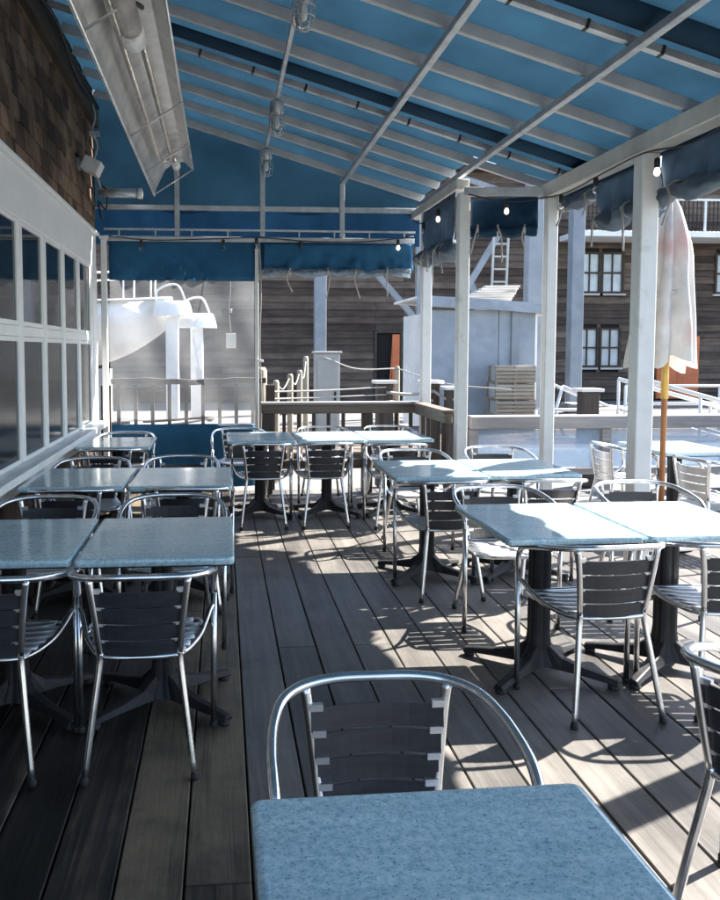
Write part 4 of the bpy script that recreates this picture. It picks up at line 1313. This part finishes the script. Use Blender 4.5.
# white pipe barriers and gangway rails to the right
def pipe_frame(label, x, y, w, h, rz_=0, lean=0.0, bars=2, z=0.0, name='pipe_barrier'):
    t = thing(name, label, 'barrier', (x, y, z), rz_, 'white pipe barriers in the yard')
    for s in (0, w / 2, w):
        MB().tube([(s, 0, 0), (s + lean, 0, h)], 0.028, 8).build('upright', 'whitepl', t, True)
    for i in range(bars):
        zz = h * (i + 1) / bars
        MB().tube([(lean * zz / h, 0, zz), (w + lean * zz / h, 0, zz)], 0.025, 8).build('cross_bar', 'whitepl', t, True)
    return t
pipe_frame('white pipe barrier stretching right behind the closed umbrella', 6.3, 11.6, 3.2, 1.02, 0, 0, 2, -0.3)
pipe_frame('white pipe barrier farther back, right of the wide near post', 7.2, 13.6, 3.4, 0.98, R(-4), 0, 3, -0.08)
pipe_frame('white pipe barrier between the blue hut and the wide near post', 4.9, 12.0, 1.5, 0.9, R(3), 0, 2, -0.3)
gw = thing('gangway', 'white sloping gangway rail beyond the clear panel railing', 'gangway', (5.3, 9.4, 0))
for yy in (0, 0.8):
    MB().tube([(0, yy, 1.15), (2.6, yy, 0.45)], 0.028, 8).build('hand_rail', 'whitepl', gw, True)
    MB().tube([(0, yy, 0.75), (2.6, yy, 0.05)], 0.022, 8).build('mid_rail', 'whitepl', gw, True)
    for i in range(5):
        MB().tube([(0.65 * i, yy, 1.15 - 0.175 * i), (0.65 * i, yy, 0.22 - 0.13 * i)], 0.02, 8).build('stanchion', 'whitepl', gw, True)
for i in range(10):
    MB().bar((0.26 * i, 0, 0.2 - 0.052 * i), (0.26 * i, 0.8, 0.2 - 0.052 * i), 0.24, 0.04).build('tread', 'silverwood', gw)
# white bench frame tilted
bn = thing('folded_bench', 'tilted white bench frame left of the wide post in the yard', 'bench', (6.3, 14.2, -0.08), R(-6))
for yy in (0, 0.5):
    MB().tube([(0, yy, 0.95), (0.9, yy, 0.55), (1.6, yy, 0.5)], 0.03, 8).build('side_rail', 'whitepl', bn, True)
    MB().tube([(0, yy, 0.95), (-0.12, yy, 0.5), (0.05, yy, 0.0)], 0.03, 8).build('leg', 'whitepl', bn, True)
    MB().tube([(1.55, yy, 0.5), (1.6, yy, 0.0)], 0.03, 8).build('leg', 'whitepl', bn, True)
for i in range(5):
    MB().span(0.2 + 0.28 * i, 0.40 + 0.28 * i, 0.0, 0.5, 0.60 - 0.02 * i, 0.62 - 0.02 * i).build('slat', 'silverwood', bn)
# low dock boat with pale deck, right of the hut
def hull_mesh(L, B, z0, z1, n=16, sheer=0.25):
    mb = MB(); vs = []; fs = []
    m_ = 9
    for i in range(n + 1):
        u = i / n
        bw_ = B / 2 * (1 - max(0, (u - 0.45) / 0.55) ** 2.4) * (0.9 + 0.1 * min(1, u * 4))
        kz = z0 + (z1 - z0) * 0.75 * max(0, (u - 0.6) / 0.4) ** 2.2
        tz = z1 + sheer * u * u
        for j in range(m_):
            a = -1 + 2 * j / (m_ - 1)
            prof = abs(a) ** 2.2
            vs.append((u * L, math.copysign(abs(a) ** 0.62, a) * bw_ * (0.12 + 0.88 * prof ** 0.35) if abs(a) > 0 else 0.0, kz + (tz - kz) * prof))
    for i in range(n):
        for j in range(m_ - 1):
            fs.append((i * m_ + j, i * m_ + j + 1, (i + 1) * m_ + j + 1, (i + 1) * m_ + j))
    for i in range(n):   # deck
        fs.append((i * m_, (i + 1) * m_, (i + 1) * m_ + m_ - 1, i * m_ + m_ - 1))
    fs.append(tuple(range(m_ - 1, -1, -1)))
    return mb.add(vs, fs)
bt = thing('cabin_boat', 'large white cabin boat on stands seen through the vinyl curtain', 'boat', (-6.9, 17.0, -0.12), R(-4))
hull_mesh(5.9, 2.5, 1.25, 2.5, 20).build('hull', 'gel', bt, True)
MB().add([(0.6, -0.85, 2.5), (4.0, -0.8, 2.55), (4.0, 0.8, 2.55), (0.6, 0.85, 2.5), (0.7, -0.7, 3.05), (3.2, -0.62, 3.05), (3.2, 0.62, 3.05), (0.7, 0.7, 3.05)],
         [(4, 5, 6, 7), (0, 1, 5, 4), (1, 2, 6, 5), (2, 3, 7, 6), (3, 0, 4, 7), (0, 3, 2, 1)]).build('cabin', 'gel', bt, bevel=0.06, seg=2)
cw = MB().span(0, 0.8, -0.02, 0.0, 0, 0.26).mesh('cabin_window', 'paneup')
for i in range(2):
    obj('cabin_window', cw, bt, (1.0 + i * 1.0, -0.79, 2.68), (R(-14), 0, 0))
MB().tube(catmull([(0.02, -1.13, 2.46), (1.5, -1.26, 2.48), (3.0, -1.24, 2.54), (4.2, -1.02, 2.6), (5.2, -0.6, 2.66), (5.88, -0.06, 2.73)], 5), 0.035, 8).build('rub_rail', 'greybox', bt, True)
ph = MB().lathe([(0.11, 0.0), (0.11, 0.03), (0.08, 0.035)], 14).mesh('porthole', 'paneup')
for xx in (3.2, 3.8, 4.4):
    obj('porthole', ph, bt, (xx, -1.10 + 0.17 * (xx - 3.2) ** 1.4, 2.25), (R(80), 0, R(8 + 9 * (xx - 3.2))))
rl_ = MB()
for s in (-1, 1):
    rl_.tube(catmull([(3.6, s * 0.95, 2.62), (3.7, s * 0.95, 3.1), (4.8, s * 0.7, 3.2), (5.8, s * 0.12, 3.3)], 5), 0.022, 6)
    for (x, y) in ((4.3, 0.84), (5.0, 0.6), (5.5, 0.3)):
        rl_.tube([(x, s * y, 2.65), (x, s * y, 3.2)], 0.018, 6)
rl_.build('bow_rail', 'whitepl', bt, True)
ar = MB()
for x in (1.2, 2.4):
    ar.tube(catmull([(x, -0.75, 3.0), (x + 0.05, -0.72, 3.5), (x + 0.1, 0, 3.68), (x + 0.05, 0.72, 3.5), (x, 0.75, 3.0)], 5), 0.028, 6)
ar.build('radar_arch', 'whitepl', bt, True)
for (x, y) in ((1.0, -0.9), (3.4, -0.85), (1.0, 0.9), (3.4, 0.85)):
    s_ = MB()
    for (dx, dy) in ((-0.35, -0.2), (0.35, -0.2), (0.0, 0.35)):
        s_.tube([(x, y, 1.3), (x + dx, y + dy * (1 if y < 0 else -1), 0.0)], 0.03, 6)
    s_.tube([(x, y, 1.2), (x, y * 0.92, 1.75)], 0.035, 6)
    s_.build('jack_stand', 'whitepl', bt, True)
MB().span(0.6, 4.6, -0.15, 0.15, 0.0, 1.27).build('keel_block', 'silverwood', bt)
# outboard posts
def hood_post(x, y, h, label):
    t = thing('hooded_post', label, 'post', (x, y, -0.12), 0, 'white hooded posts beside the boat')
    MB().span(-0.13, 0.13, -0.12, 0.12, 0.0, h).build('shaft', 'gel', t, bevel=0.02)
    MB().sheet(lambda u, v: ((0.42 - 0.1 * v) * math.cos(2 * math.pi * u), (0.26 - 0.1 * v) * math.sin(2 * math.pi * u), h + 0.30 * math.sin(v * math.pi / 2)), 16, 4).build('hood', 'gel', t, True)
    MB().tube(catmull([(-0.3, 0, h + 0.1), (-0.3, 0, h + 0.5), (0.1, 0, h + 0.62), (0.3, 0, h + 0.2)], 5), 0.025, 6).build('grab_hoop', 'whitepl', t, True)
hood_post(-1.0, 16.2, 2.35, 'left hooded white post right beside the boat bow')
hood_post(-0.52, 16.6, 2.12, 'right hooded white post, shorter, in front of the brown wall')
sk = thing('tarp_covered_dinghy', 'small pale dinghy on the ground behind the baluster railing', 'dinghy', (-1.95, 12.6, -0.3), R(8))
hull_mesh(1.9, 0.9, 0.12, 0.62, 14, 0.12).build('hull', 'greybox', sk, True)
MB().tube(catmull([(0.05, -0.42, 0.64), (1.0, -0.42, 0.67), (1.85, 0, 0.74), (1.0, 0.42, 0.67), (0.05, 0.42, 0.64)], 6), 0.025, 6).build('gunwale', 'railpost', sk, True)
MB().span(0.5, 0.7, -0.36, 0.36, 0.645, 0.67).build('thwart', 'silverwood', sk)
MB().span(0.2, 1.3, -0.05, 0.05, 0.0, 0.2).build('keel_block', 'silverwood', sk)
# notice hung outside the vinyl from the gable tie
sg = thing('hanging_notice', 'small blank white notice on a cord behind the vinyl curtain', 'notice', (0.1, 8.98, 1.56))
MB().span(-0.055, 0.055, -0.004, 0.004, 0.0, 0.17).build('board', 'whitepl', sg, bevel=0.002)
MB().tube(catmull([(0.0, 0, 0.165), (-0.02, 0, 0.45), (0.0, 0, 0.7), (0.0, -0.12, 1.3)], 4), 0.005, 6).build('cord', 'wirew', sg, True)
MB().box((0.0, 0, 0.42), (0.03, 0.02, 0.045)).build('clip', 'galv', sg, bevel=0.004)
